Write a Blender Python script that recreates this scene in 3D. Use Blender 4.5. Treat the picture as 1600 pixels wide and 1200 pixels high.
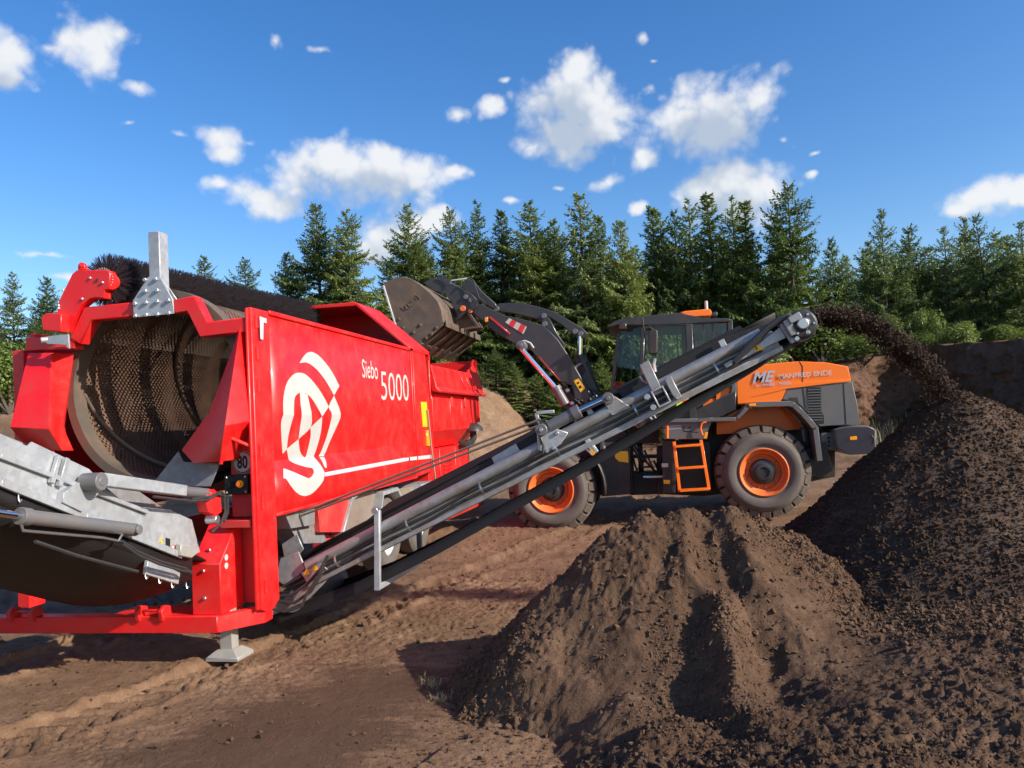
import bpy, bmesh, math, random
import numpy as np
from mathutils import Vector, Matrix, Quaternion

for o in list(bpy.data.objects):
    bpy.data.objects.remove(o)
S = bpy.context.scene
COL = S.collection
R = math.radians
random.seed(7)
RNG = np.random.default_rng(11)

# ------------------------------------------------------------------ camera
# world frame: x along the screen's rear face, y along its length (away from the camera), z up
FPX, YAW, PITCH, ROLL = 1202.0, R(10.33), R(2.7), R(3.0)
CAM = Vector((3.396, -6.148, 1.9))
fwd = Vector((-math.sin(YAW) * math.cos(PITCH), math.cos(YAW) * math.cos(PITCH), math.sin(PITCH)))
r_0 = Vector((math.cos(YAW), math.sin(YAW), 0))
u_0 = r_0.cross(fwd)
cr = math.cos(ROLL) * r_0 - math.sin(ROLL) * u_0
cu = math.sin(ROLL) * r_0 + math.cos(ROLL) * u_0
cam = bpy.data.cameras.new('camera')
cam.sensor_width = 36
cam.lens = 36 * FPX / 1600
cam.clip_start = 0.05
cam.clip_end = 3000
co = bpy.data.objects.new('camera', cam)
COL.objects.link(co)
m = Matrix((cr, cu, -fwd)).transposed().to_4x4()
m.translation = CAM
co.matrix_world = m
S.camera = co

# ------------------------------------------------------------------ sun
SUN_EL, SUN_A = R(28), R(17)
to_sun = Vector((math.cos(SUN_EL) * math.cos(SUN_A), -math.cos(SUN_EL) * math.sin(SUN_A), math.sin(SUN_EL)))
sl = bpy.data.lights.new('sun', 'SUN')
sl.energy = 5.0
sl.angle = R(0.55)
sl.color = (1.0, 0.93, 0.82)
so = bpy.data.objects.new('sun', sl)
COL.objects.link(so)
so.rotation_euler = to_sun.to_track_quat('Z', 'Y').to_euler()

S.view_settings.view_transform = 'Standard'
S.view_settings.look = 'None'
S.view_settings.exposure = 0.48
S.view_settings.gamma = 1
S.cycles.max_bounces = 8
S.cycles.transparent_max_bounces = 24
S.cycles.use_denoising = True
S.cycles.use_adaptive_sampling = True
S.cycles.adaptive_threshold = .025


# ------------------------------------------------------------------ measuring helpers
def ray(px, py):
    return fwd + cr * ((px - 800) / FPX) + cu * ((600 - py) / FPX)


def at(px, py, d):
    return CAM + ray(px, py) * d


def pX(px, py, k=0.0):
    q = ray(px, py)
    return CAM + q * ((k - CAM.x) / q.x)


def pY(px, py, k=0.0):
    q = ray(px, py)
    return CAM + q * ((k - CAM.y) / q.y)


def pZ(px, py, k=0.0):
    q = ray(px, py)
    return CAM + q * ((k - CAM.z) / q.z)


# ------------------------------------------------------------------ sky with clouds
CLOUDS = [  # px, py, half width, half height, weight: fair-weather cumulus, as directions in the sky
    (895, 150, 62, 62, 1), (925, 190, 75, 50, 1), (880, 215, 70, 40, 1), (850, 165, 50, 40, .9), (905, 105, 36, 36, 1),
    (715, 180, 26, 20, .75), (768, 170, 34, 22, .75),
    (1120, 165, 85, 45, 1), (1110, 205, 90, 50, 1), (1070, 190, 60, 45, .9), (1180, 160, 45, 40, .9),
    (1010, 250, 40, 26, .7), (1150, 285, 72, 38, 1), (1110, 300, 70, 40, .95), (1160, 320, 60, 40, .9), (945, 285, 46, 18, .6),
    (992, 323, 20, 12, .8), (500, 265, 75, 42, 1), (570, 270, 95, 46, 1), (630, 275, 65, 42, 1), (515, 245, 36, 26, 1), (610, 250, 50, 30, 1),
    (715, 270, 42, 20, .6), (400, 305, 60, 28, .85), (430, 325, 52, 28, .85), (345, 285, 30, 14, .7),
    (600, 375, 50, 45, .95), (680, 345, 45, 28, .95), (640, 370, 50, 40, .9),
    (345, 215, 55, 30, .72), (355, 240, 40, 22, .68), (280, 212, 35, 12, .5), (390, 222, 38, 14, .5), (140, 65, 55, 40, .8), (155, 100, 40, 36, .75), (185, 55, 35, 22, .6),
    (15, 80, 50, 40, .85), (10, 115, 40, 26, .75), (75, 78, 40, 14, .5), (215, 135, 40, 20, .66), (430, 65, 24, 20, .5), (505, 80, 40, 12, .35), (195, 192, 18, 10, .42),
    (1540, 305, 62, 26, .95), (1590, 300, 50, 26, .95), (1500, 325, 36, 16, .8), (1002, 58, 20, 14, .5), (1015, 140, 26, 16, .42), (1020, 92, 14, 8, .35), (790, 120, 22, 10, .4),
    (1228, 215, 16, 10, .4), (1268, 272, 20, 9, .5), (1275, 240, 16, 8, .45), (798, 313, 22, 9, .5), (870, 292, 26, 9, .35), (60, 395, 90, 10, .4), (90, 430, 60, 14, .4),
]


def ae(v):
    v = v.normalized()
    return math.atan2(v.x, v.y), math.asin(v.z)


W = bpy.data.worlds.new('World')
S.world = W
W.use_nodes = True
nt = W.node_tree
nt.nodes.clear()


def nd(t, typ, **kw):
    n = t.nodes.new(typ)
    for k, v in kw.items():
        setattr(n, k, v)
    return n


def mth(t, op, a, b=None, c=None, clamp=False):
    n = t.nodes.new('ShaderNodeMath')
    n.operation = op
    n.use_clamp = clamp
    for i, s in enumerate((a, b, c)):
        if s is None:
            continue
        if isinstance(s, (int, float)):
            n.inputs[i].default_value = s
        else:
            t.links.new(s, n.inputs[i])
    return n.outputs[0]


blobs = []
for (px, py, hw, hh, w) in CLOUDS:
    a, e = ae(ray(px, py))
    blobs.append((a, e, hw * 1.16 / FPX, hh * 1.16 / FPX, w))
rr = random.Random(5)
around = []
for i in range(9):          # the same fair-weather clouds carry on all round
    a = R(48) + R(264) * (i + rr.random()) / 9 - R(10)
    a = math.atan2(math.sin(a), math.cos(a))
    w0, e0 = rr.uniform(.07, .13), rr.uniform(.15, .6)
    around.append((a, e0, w0, w0 * .5, 1))


def cloud_group(sel):
    g = bpy.data.node_groups.new('cloud_field', 'ShaderNodeTree')
    g.interface.new_socket('V', in_out='INPUT', socket_type='NodeSocketVector')
    g.interface.new_socket('M', in_out='OUTPUT', socket_type='NodeSocketFloat')
    gi, go = nd(g, 'NodeGroupInput'), nd(g, 'NodeGroupOutput')
    acc = None
    for (a, e, ra, re, w) in sel:
        s = nd(g, 'ShaderNodeVectorMath', operation='SUBTRACT')
        g.links.new(gi.outputs[0], s.inputs[0])
        s.inputs[1].default_value = (a, e, 0)
        k = nd(g, 'ShaderNodeVectorMath', operation='MULTIPLY')
        g.links.new(s.outputs[0], k.inputs[0])
        k.inputs[1].default_value = (math.cos(e) / ra, 1 / re, 0)
        ln = nd(g, 'ShaderNodeVectorMath', operation='LENGTH')
        g.links.new(k.outputs[0], ln.inputs[0])
        mi = mth(g, 'SUBTRACT', w, ln.outputs['Value'])
        acc = mi if acc is None else mth(g, 'SMOOTH_MAX', acc, mi, 0.25)
    g.links.new(acc, go.inputs[0])
    return g


G_ALL = cloud_group(blobs)
G_BIG = cloud_group([b for b in blobs if b[4] > .84 and b[2] > .04])

tc = nd(nt, 'ShaderNodeTexCoord')
sep = nd(nt, 'ShaderNodeSeparateXYZ')
nt.links.new(tc.outputs['Generated'], sep.inputs[0])
az = mth(nt, 'ARCTAN2', sep.outputs[0], sep.outputs[1])
el = mth(nt, 'ARCSINE', sep.outputs[2])
cmb = nd(nt, 'ShaderNodeCombineXYZ')
nt.links.new(az, cmb.inputs[0])
nt.links.new(el, cmb.inputs[1])


def wnoise(scale, detail, rough=.6):
    n = nd(nt, 'ShaderNodeTexNoise')
    n.inputs['Scale'].default_value = scale
    n.inputs['Detail'].default_value = detail
    n.inputs['Roughness'].default_value = rough
    nt.links.new(tc.outputs['Generated'], n.inputs['Vector'])
    return n


n1 = wnoise(14, 5)
wv = nd(nt, 'ShaderNodeVectorMath', operation='MULTIPLY_ADD')
nt.links.new(n1.outputs['Color'], wv.inputs[0])
wv.inputs[1].default_value = (.024, .024, 0)
off = nd(nt, 'ShaderNodeVectorMath', operation='ADD')
nt.links.new(cmb.outputs[0], off.inputs[0])
off.inputs[1].default_value = (-.012, -.012, 0)
nt.links.new(off.outputs[0], wv.inputs[2])


def field(shift, g):
    gn = nd(nt, 'ShaderNodeGroup', node_tree=g)
    ad = nd(nt, 'ShaderNodeVectorMath', operation='ADD')
    nt.links.new(wv.outputs[0], ad.inputs[0])
    ad.inputs[1].default_value = shift
    nt.links.new(ad.outputs[0], gn.inputs[0])
    return gn.outputs[0]


M0 = field((0, 0, 0), G_ALL)
M1 = field((.012, .034, 0), G_BIG)
n2 = wnoise(30, 9, .60)
n3 = wnoise(9, 4, .55)
dn = mth(nt, 'ADD', M0, mth(nt, 'MULTIPLY', mth(nt, 'SUBTRACT', n2.outputs[0], .5), .85))
vb = nd(nt, 'ShaderNodeTexVoronoi', feature='SMOOTH_F1')
vb.inputs['Scale'].default_value = 24
vb.inputs['Detail'].default_value = 2.2
vb.inputs['Roughness'].default_value = .55
vb.inputs['Smoothness'].default_value = .35
vd = nd(nt, 'ShaderNodeVectorMath', operation='MULTIPLY_ADD')
nt.links.new(n1.outputs['Color'], vd.inputs[0])
vd.inputs[1].default_value = (.03, .03, .03)
nt.links.new(tc.outputs['Generated'], vd.inputs[2])
nt.links.new(vd.outputs[0], vb.inputs['Vector'])
dn = mth(nt, 'ADD', dn, mth(nt, 'MULTIPLY', mth(nt, 'SUBTRACT', .86, vb.outputs['Distance']), .60))
mr = nd(nt, 'ShaderNodeMapRange', interpolation_type='SMOOTHSTEP')
nt.links.new(dn, mr.inputs[0])
mr.inputs[1].default_value = -.06
mr.inputs[2].default_value = .62
dens = mr.outputs[0]
sh = mth(nt, 'ADD', M1, mth(nt, 'MULTIPLY', mth(nt, 'SUBTRACT', n3.outputs[0], .5), .7))
sh = mth(nt, 'ADD', sh, mth(nt, 'MULTIPLY', mth(nt, 'SUBTRACT', vb.outputs['Distance'], .80), .6))
mr2 = nd(nt, 'ShaderNodeMapRange', interpolation_type='SMOOTHSTEP')
nt.links.new(sh, mr2.inputs[0])
mr2.inputs[1].default_value = .05
mr2.inputs[2].default_value = .80
ccol = nd(nt, 'ShaderNodeMix', data_type='RGBA')
nt.links.new(mr2.outputs[0], ccol.inputs['Factor'])
SKY = 0.11
ccol.inputs['A'].default_value = (.66 / SKY, .67 / SKY, .68 / SKY, 1)
ccol.inputs['B'].default_value = (.36 / SKY, .42 / SKY, .51 / SKY, 1)  # painted cloud shade: grey where more cloud stands towards the sun
sky = nd(nt, 'ShaderNodeTexSky', sky_type='NISHITA')
sky.sun_disc = False
sky.sun_elevation = SUN_EL
sky.sun_rotation = R(90) + SUN_A
sky.air_density = 1.0
sky.dust_density = 0.8
sky.ozone_density = 2.2
hs = nd(nt, 'ShaderNodeHueSaturation')
hs.inputs['Hue'].default_value = .508
hs.inputs['Saturation'].default_value = 1.34
hs.inputs['Value'].default_value = 1.30
nt.links.new(sky.outputs[0], hs.inputs['Color'])
cm = nd(nt, 'ShaderNodeMix', data_type='RGBA')
nt.links.new(mth(nt, 'MULTIPLY', dens, .94), cm.inputs['Factor'])
nt.links.new(hs.outputs[0], cm.inputs['A'])
nt.links.new(ccol.outputs['Result'], cm.inputs['B'])
bg = nd(nt, 'ShaderNodeBackground')
bg.inputs[1].default_value = SKY
nt.links.new(cm.outputs['Result'], bg.inputs[0])
# the many small clouds are only worked out for the part of the sky they stand in; elsewhere a few big ones
G_RND = cloud_group(around)
M2 = field((0, 0, 0), G_RND)
mr3 = nd(nt, 'ShaderNodeMapRange', interpolation_type='SMOOTHSTEP')
nt.links.new(mth(nt, 'ADD', M2, mth(nt, 'SUBTRACT', n1.outputs[0], .5)), mr3.inputs[0])
mr3.inputs[1].default_value = -.05
mr3.inputs[2].default_value = .6
cm2 = nd(nt, 'ShaderNodeMix', data_type='RGBA')
nt.links.new(mr3.outputs[0], cm2.inputs['Factor'])
nt.links.new(hs.outputs[0], cm2.inputs['A'])
cm2.inputs['B'].default_value = (.55 / SKY, .57 / SKY, .60 / SKY, 1)
bg2 = nd(nt, 'ShaderNodeBackground')
bg2.inputs[1].default_value = SKY
nt.links.new(cm2.outputs['Result'], bg2.inputs[0])
a_l, a_r = min(b[0] - 2 * b[2] for b in blobs), max(b[0] + 2 * b[2] for b in blobs)
e_t = max(b[1] + 2 * b[3] for b in blobs)
win = mth(nt, 'MULTIPLY', mth(nt, 'MULTIPLY', mth(nt, 'GREATER_THAN', az, a_l), mth(nt, 'LESS_THAN', az, a_r)), mth(nt, 'MULTIPLY', mth(nt, 'GREATER_THAN', el, 0.0), mth(nt, 'LESS_THAN', el, e_t)))
wm = nd(nt, 'ShaderNodeMixShader')
nt.links.new(win, wm.inputs[0])
nt.links.new(bg2.outputs[0], wm.inputs[1])
nt.links.new(bg.outputs[0], wm.inputs[2])
wo = nd(nt, 'ShaderNodeOutputWorld')
nt.links.new(wm.outputs[0], wo.inputs[0])
W.cycles.sampling_method = 'MANUAL'
W.cycles.sample_map_resolution = 256


# ------------------------------------------------------------------ materials
MATS = {}


def newmat(name):
    mt = bpy.data.materials.new(name)
    mt.use_nodes = True
    t = mt.node_tree
    b = t.nodes['Principled BSDF']
    MATS[name] = mt
    return mt, t, b


def tnoise(t, scale, detail=4, rough=.6, coord='Object', dist=0.0, vec=None):
    n = nd(t, 'ShaderNodeTexNoise')
    n.inputs['Scale'].default_value = scale
    n.inputs['Detail'].default_value = detail
    n.inputs['Roughness'].default_value = rough
    n.inputs['Distortion'].default_value = dist
    if vec is None:
        c = nd(t, 'ShaderNodeTexCoord')
        vec = c.outputs[coord]
    t.links.new(vec, n.inputs['Vector'])
    return n.outputs[0]


def ramp(t, fac, stops):
    r = nd(t, 'ShaderNodeValToRGB')
    e = r.color_ramp.elements
    while len(e) < len(stops):
        e.new(.5)
    for i, (p, c) in enumerate(stops):
        e[i].position = p
        e[i].color = (*c, 1) if len(c) == 3 else c
    t.links.new(fac, r.inputs[0])
    return r.outputs[0]


def mixc(t, fac, a, b):
    n = nd(t, 'ShaderNodeMix', data_type='RGBA')
    for s, k in ((fac, 'Factor'), (a, 'A'), (b, 'B')):
        if isinstance(s, (int, float)):
            n.inputs[k].default_value = s
        elif isinstance(s, tuple):
            n.inputs[k].default_value = (*s, 1)
        else:
            t.links.new(s, n.inputs[k])
    return n.outputs['Result']


def bump(t, b, h, strength=.3, dist=.01):
    n = nd(t, 'ShaderNodeBump')
    n.inputs['Strength'].default_value = strength
    n.inputs['Distance'].default_value = dist
    t.links.new(h, n.inputs['Height'])
    t.links.new(n.outputs[0], b.inputs['Normal'])


DUST = (.20, .135, .09)


def paint(name, col, rough=.32, dust=.25, coat=.25, metal=0.0, dscale=3.0, wob=0.02):
    """painted sheet metal: slight tone drift, dust film, fine scratches in the gloss"""
    mt, t, b = newmat(name)
    f1 = tnoise(t, dscale, 7, .68)
    f2 = tnoise(t, 38, 4, .7)
    f3 = tnoise(t, .9, 3, .5)
    d = mth(t, 'MULTIPLY', mth(t, 'POWER', f1, 3.2), mth(t, 'ADD', f2, .35))
    d = mth(t, 'MULTIPLY', d, dust * 6, clamp=True)
    c = mixc(t, f3, tuple(x * .9 for x in col), tuple(min(1, x * 1.07) for x in col))
    c = mixc(t, d, c, DUST)
    t.links.new(c, b.inputs['Base Color'])
    t.links.new(mth(t, 'ADD', rough, mth(t, 'MULTIPLY', d, .5)), b.inputs['Roughness'])
    b.inputs['Metallic'].default_value = metal
    b.inputs['Coat Weight'].default_value = coat
    b.inputs['Coat Roughness'].default_value = .12
    if wob:
        bump(t, b, tnoise(t, 2.6, 2, .4), .25, wob)
    return mt


paint('red', (.82, .003, .007), .38, .17, .08, dscale=4.5, wob=.012)
paint('red_dusty', (.66, .012, .018), .42, .35, .15)
paint('orange', (1.0, .185, .004), .32, .06, .2, wob=.01)
paint('orange_rim', (.95, .16, .006), .42, .42, .1, dscale=7, wob=0)
paint('charcoal', (.022, .024, .027), .38, .10, .2)
paint('loader_grey', (.105, .108, .11), .42, .16, .15)
paint('black_metal', (.012, .012, .013), .5, .18, .0)
paint('boom_grey', (.026, .028, .031), .40, .10, .12)
paint('bucket_steel', (.095, .076, .062), .5, .75, .0, metal=.3, dscale=5)
paint('white_paint', (.52, .50, .465), .5, .10, .05, wob=0)
paint('stripe_grey', (.52, .52, .53), .4, .05, .1, wob=0)
paint('print_grey', (.42, .43, .48), .5, .05, .0, wob=0)
paint('yellow', (.85, .48, .01), .45, .06, .1, wob=0)
paint('amber', (.95, .33, .01), .25, .03, .4, wob=0)
paint('signal_red', (.62, .01, .01), .3, .1, .3, wob=0)
paint('hivis_yellow', (.62, .85, .03), .8, .05, 0, wob=.01)
paint('hivis_orange', (.95, .10, .01), .8, .05, 0, wob=.01)
paint('cylinder_grey', (.12, .125, .135), .38, .25, .15, dscale=6, wob=0)
paint('drum_steel', (.14, .118, .10), .45, .75, .0, metal=.45, dscale=4)
paint('fender_brown', (.30, .25, .21), .5, .6, .0, metal=.3)


def galv(name, base=.50, dust=.22):
    mt, t, b = newmat(name)
    c = nd(t, 'ShaderNodeTexCoord')
    v = nd(t, 'ShaderNodeTexVoronoi')
    v.inputs['Scale'].default_value = 26
    t.links.new(c.outputs['Object'], v.inputs['Vector'])
    sp = nd(t, 'ShaderNodeSeparateColor')
    t.links.new(v.outputs['Color'], sp.inputs[0])
    big = tnoise(t, 3.2, 5, .65)
    k = mth(t, 'ADD', mth(t, 'MULTIPLY', sp.outputs[0], .16), mth(t, 'MULTIPLY', big, .5))
    col = ramp(t, k, [(.12, (base * .62, base * .66, base * .71)), (.6, (base * 1.12, base * 1.16, base * 1.2))])
    d = mth(t, 'MULTIPLY', mth(t, 'POWER', tnoise(t, 5, 7, .7), 3), dust * 5, clamp=True)
    t.links.new(mixc(t, d, col, (.26, .20, .15)), b.inputs['Base Color'])
    b.inputs['Metallic'].default_value = .38
    t.links.new(mth(t, 'ADD', .36, mth(t, 'MULTIPLY', k, .3)), b.inputs['Roughness'])
    bump(t, b, big, .2, .01)
    return mt


galv('galvanised')
galv('galvanised_dirty', .40, .6)


def plain(name, col, rough=.6, metal=0.0, nscale=12, var=.25, bmp=.0, bscale=60, spec=.5):
    mt, t, b = newmat(name)
    n = tnoise(t, nscale, 5, .65)
    t.links.new(mixc(t, n, tuple(x * (1 - var) for x in col), tuple(x * (1 + var) for x in col)), b.inputs['Base Color'])
    b.inputs['Roughness'].default_value = rough
    b.inputs['Metallic'].default_value = metal
    b.inputs['Specular IOR Level'].default_value = spec
    if bmp:
        bump(t, b, tnoise(t, bscale, 4, .6), .6, bmp)
    return mt


plain('rubber', (.014, .013, .013), .62, nscale=6, var=.3, bmp=.004)
plain('belt_rubber', (.009, .007, .007), .6, nscale=4, var=.5, bmp=.004)
plain('hose', (.035, .033, .033), .45, var=.3)
plain('chrome', (.75, .75, .77), .12, 1.0, var=.05)
plain('bolt_steel', (.55, .55, .56), .32, .9, var=.2)
plain('bristle', (.030, .020, .022), .75, var=.5, nscale=20)
plain('bark', (.075, .055, .042), .9, var=.4, nscale=9, bmp=.02, bscale=30)
plain('dead_wood', (.22, .17, .13), .9, var=.3)
plain('straw', (.48, .36, .17), .85, var=.3, nscale=40)
plain('mirror_glass', (.02, .02, .022), .08, var=.1)
plain('seat_black', (.01, .01, .011), .7)
plain('dark_print', (.008, .008, .008), .6)
plain('lens_clear', (.7, .72, .75), .15)
plain('foot_steel', (.36, .34, .30), .6, .3, nscale=6, var=.3)
plain('reflector_red', (.6, .01, .01), .25)


def tyre_mat():
    mt, t, b = newmat('tyre')
    n = tnoise(t, 5, 6, .7)
    n2 = tnoise(t, 45, 4, .7)
    k = mth(t, 'MULTIPLY', n, mth(t, 'ADD', n2, .5))
    t.links.new(ramp(t, k, [(.2, (.055, .045, .038)), (.45, (.105, .083, .066)), (.75, (.17, .13, .10))]), b.inputs['Base Color'])
    b.inputs['Roughness'].default_value = .9
    bump(t, b, n2, .4, .006)


tyre_mat()
plain('tyre_side', (.115, .098, .085), .85, nscale=5, var=.4, bmp=.003)


def glass_mat(name, tint, refl=1.0):
    mt, t, b = newmat(name)
    t.nodes.remove(b)
    tr = nd(t, 'ShaderNodeBsdfTransparent')
    tr.inputs[0].default_value = (*tint, 1)
    gl = nd(t, 'ShaderNodeBsdfGlossy')
    gl.inputs['Roughness'].default_value = .015
    fr = nd(t, 'ShaderNodeFresnel')
    fr.inputs[0].default_value = 1.6
    mx = nd(t, 'ShaderNodeMixShader')
    t.links.new(mth(t, 'MULTIPLY', fr.outputs[0], refl, clamp=True), mx.inputs[0])
    t.links.new(tr.outputs[0], mx.inputs[1])
    t.links.new(gl.outputs[0], mx.inputs[2])
    t.links.new(mx.outputs[0], t.nodes['Material Output'].inputs[0])


glass_mat('cab_glass', (.50, .57, .54), 1.0)


def soil_mat(name, dark, mid, light, fine=70, bs=.014, moist=False, straw=False):
    mt, t, b = newmat(name)
    c = nd(t, 'ShaderNodeTexCoord').outputs['Object']
    n1 = tnoise(t, 1.1, 6, .62, vec=c)
    n2 = tnoise(t, 9, 7, .7, vec=c)
    n3 = tnoise(t, fine, 5, .72, vec=c)
    k = mth(t, 'ADD', mth(t, 'MULTIPLY', n1, .45), mth(t, 'ADD', mth(t, 'MULTIPLY', n2, .35), mth(t, 'MULTIPLY', n3, .3)))
    col = ramp(t, k, [(.36, dark), (.53, mid), (.72, light)])
    if moist:      # damp, smoothed patches where boots and tyres polished the mud
        mp = nd(t, 'ShaderNodeMapping')
        mp.inputs['Rotation'].default_value = (0, 0, R(-38))
        mp.inputs['Scale'].default_value = (1.0, 2.6, 1)
        t.links.new(c, mp.inputs[0])
        w = tnoise(t, .8, 5, .6, vec=mp.outputs[0])
        w2 = tnoise(t, 7, 5, .7, vec=mp.outputs[0])
        at_ = nd(t, 'ShaderNodeAttribute', attribute_name='damp')
        wk = mth(t, 'ADD', mth(t, 'MULTIPLY', w, .8), mth(t, 'ADD', mth(t, 'MULTIPLY', w2, .5), mth(t, 'MULTIPLY', at_.outputs['Fac'], .45)))
        wr = nd(t, 'ShaderNodeMapRange', interpolation_type='SMOOTHSTEP')
        t.links.new(wk, wr.inputs[0])
        wr.inputs[1].default_value = .80
        wr.inputs[2].default_value = 1.0
        col = mixc(t, mth(t, 'MULTIPLY', wr.outputs[0], .8), col, tuple(x * .42 for x in mid))
        t.links.new(mth(t, 'SUBTRACT', .92, mth(t, 'MULTIPLY', wr.outputs[0], .25)), b.inputs['Roughness'])
    else:
        b.inputs['Roughness'].default_value = .95
    b.inputs['Specular IOR Level'].default_value = .25
    if straw:
        pass
    t.links.new(col, b.inputs['Base Color'])
    h = mth(t, 'ADD', mth(t, 'MULTIPLY', n3, .5), mth(t, 'MULTIPLY', n2, 1.2))
    bump(t, b, h, .8, bs)
    return mt


soil_mat('mud', (.100, .053, .030), (.182, .102, .058), (.30, .186, .110), moist=True, bs=.032)
soil_mat('peat', (.044, .023, .013), (.094, .051, .029), (.185, .110, .066), fine=90, bs=.03)
soil_mat('peat_shade_dark', (.040, .024, .017), (.080, .049, .034), (.15, .098, .068), fine=90, bs=.03)  # darker peat: painted shade on the tall heap, own colour of falling soil
soil_mat('crumb', (.062, .034, .020), (.118, .067, .040), (.215, .130, .080), fine=120, bs=.006)
soil_mat('bank_sand', (.10, .058, .034), (.205, .124, .072), (.33, .21, .128), fine=30, bs=.03)
soil_mat('bank_dark', (.055, .028, .017), (.11, .058, .035), (.19, .105, .064), fine=25, bs=.05)


def leaf_mat(name, c1, c2, c3, trans=.3):
    mt, t, b = newmat(name)
    t.nodes.remove(b)
    oi = nd(t, 'ShaderNodeObjectInfo')
    n1 = tnoise(t, .9, 3, .6)
    gm = nd(t, 'ShaderNodeNewGeometry')
    k = mth(t, 'ADD', mth(t, 'MULTIPLY', gm.outputs['Random Per Island'], .5), mth(t, 'ADD', mth(t, 'MULTIPLY', n1, .45), mth(t, 'MULTIPLY', mth(t, 'SUBTRACT', oi.outputs['Random'], .5), .4)))
    col = ramp(t, k, [(.15, c1), (.5, c2), (.9, c3)])
    df = nd(t, 'ShaderNodeBsdfDiffuse')
    tl = nd(t, 'ShaderNodeBsdfTranslucent')
    gs = nd(t, 'ShaderNodeBsdfGlossy')
    gs.inputs['Roughness'].default_value = .5
    gs.inputs['Color'].default_value = (.5, .55, .5, 1)
    t.links.new(col, df.inputs[0])
    t.links.new(mixc(t, .35, col, (.22, .26, .03)), tl.inputs[0])
    m1 = nd(t, 'ShaderNodeMixShader')
    m1.inputs[0].default_value = trans
    t.links.new(df.outputs[0], m1.inputs[1])
    t.links.new(tl.outputs[0], m1.inputs[2])
    m2 = nd(t, 'ShaderNodeMixShader')
    m2.inputs[0].default_value = .05
    t.links.new(m1.outputs[0], m2.inputs[1])
    t.links.new(gs.outputs[0], m2.inputs[2])
    t.links.new(m2.outputs[0], t.nodes['Material Output'].inputs[0])


leaf_mat('spruce', (.075, .125, .036), (.175, .235, .068), (.32, .36, .105), .36)
leaf_mat('spruce_blue', (.075, .125, .052), (.165, .225, .085), (.30, .345, .125), .36)
leaf_mat('shrub', (.075, .12, .022), (.15, .21, .045), (.27, .33, .09), .35)
leaf_mat('grass_dry', (.10, .09, .035), (.20, .17, .075), (.32, .26, .13), .3)


def drum_mat():
    """punched screen sheet: staggered round holes cut right through, unpunched bands between"""
    mt, t, b = newmat('screen_sheet')
    uv = nd(t, 'ShaderNodeUVMap', uv_map='UVMap')
    sp = nd(t, 'ShaderNodeSeparateXYZ')
    t.links.new(uv.outputs[0], sp.inputs[0])
    mp = nd(t, 'ShaderNodeMapping')
    mp.inputs['Rotation'].default_value = (0, 0, R(45))
    t.links.new(uv.outputs[0], mp.inputs[0])
    v = nd(t, 'ShaderNodeTexVoronoi', voronoi_dimensions='2D')
    v.inputs['Scale'].default_value = 25
    v.inputs['Randomness'].default_value = 0
    t.links.new(mp.outputs[0], v.inputs['Vector'])
    hole = mth(t, 'LESS_THAN', v.outputs['Distance'], .30)
    # unpunched band at each seam of the drum, every 0.75 m
    fr = mth(t, 'FRACT', mth(t, 'DIVIDE', sp.outputs[1], .75))
    band = mth(t, 'GREATER_THAN', fr, .24)
    h = mth(t, 'MULTIPLY', hole, band)
    d = tnoise(t, 6, 6, .7)
    t.links.new(ramp(t, d, [(.3, (.10, .054, .034)), (.6, (.18, .10, .063)), (.8, (.26, .16, .105))]), b.inputs['Base Color'])
    b.inputs['Roughness'].default_value = .7
    b.inputs['Metallic'].default_value = .2
    t.links.new(mth(t, 'SUBTRACT', 1, h), b.inputs['Alpha'])


drum_mat()


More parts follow.
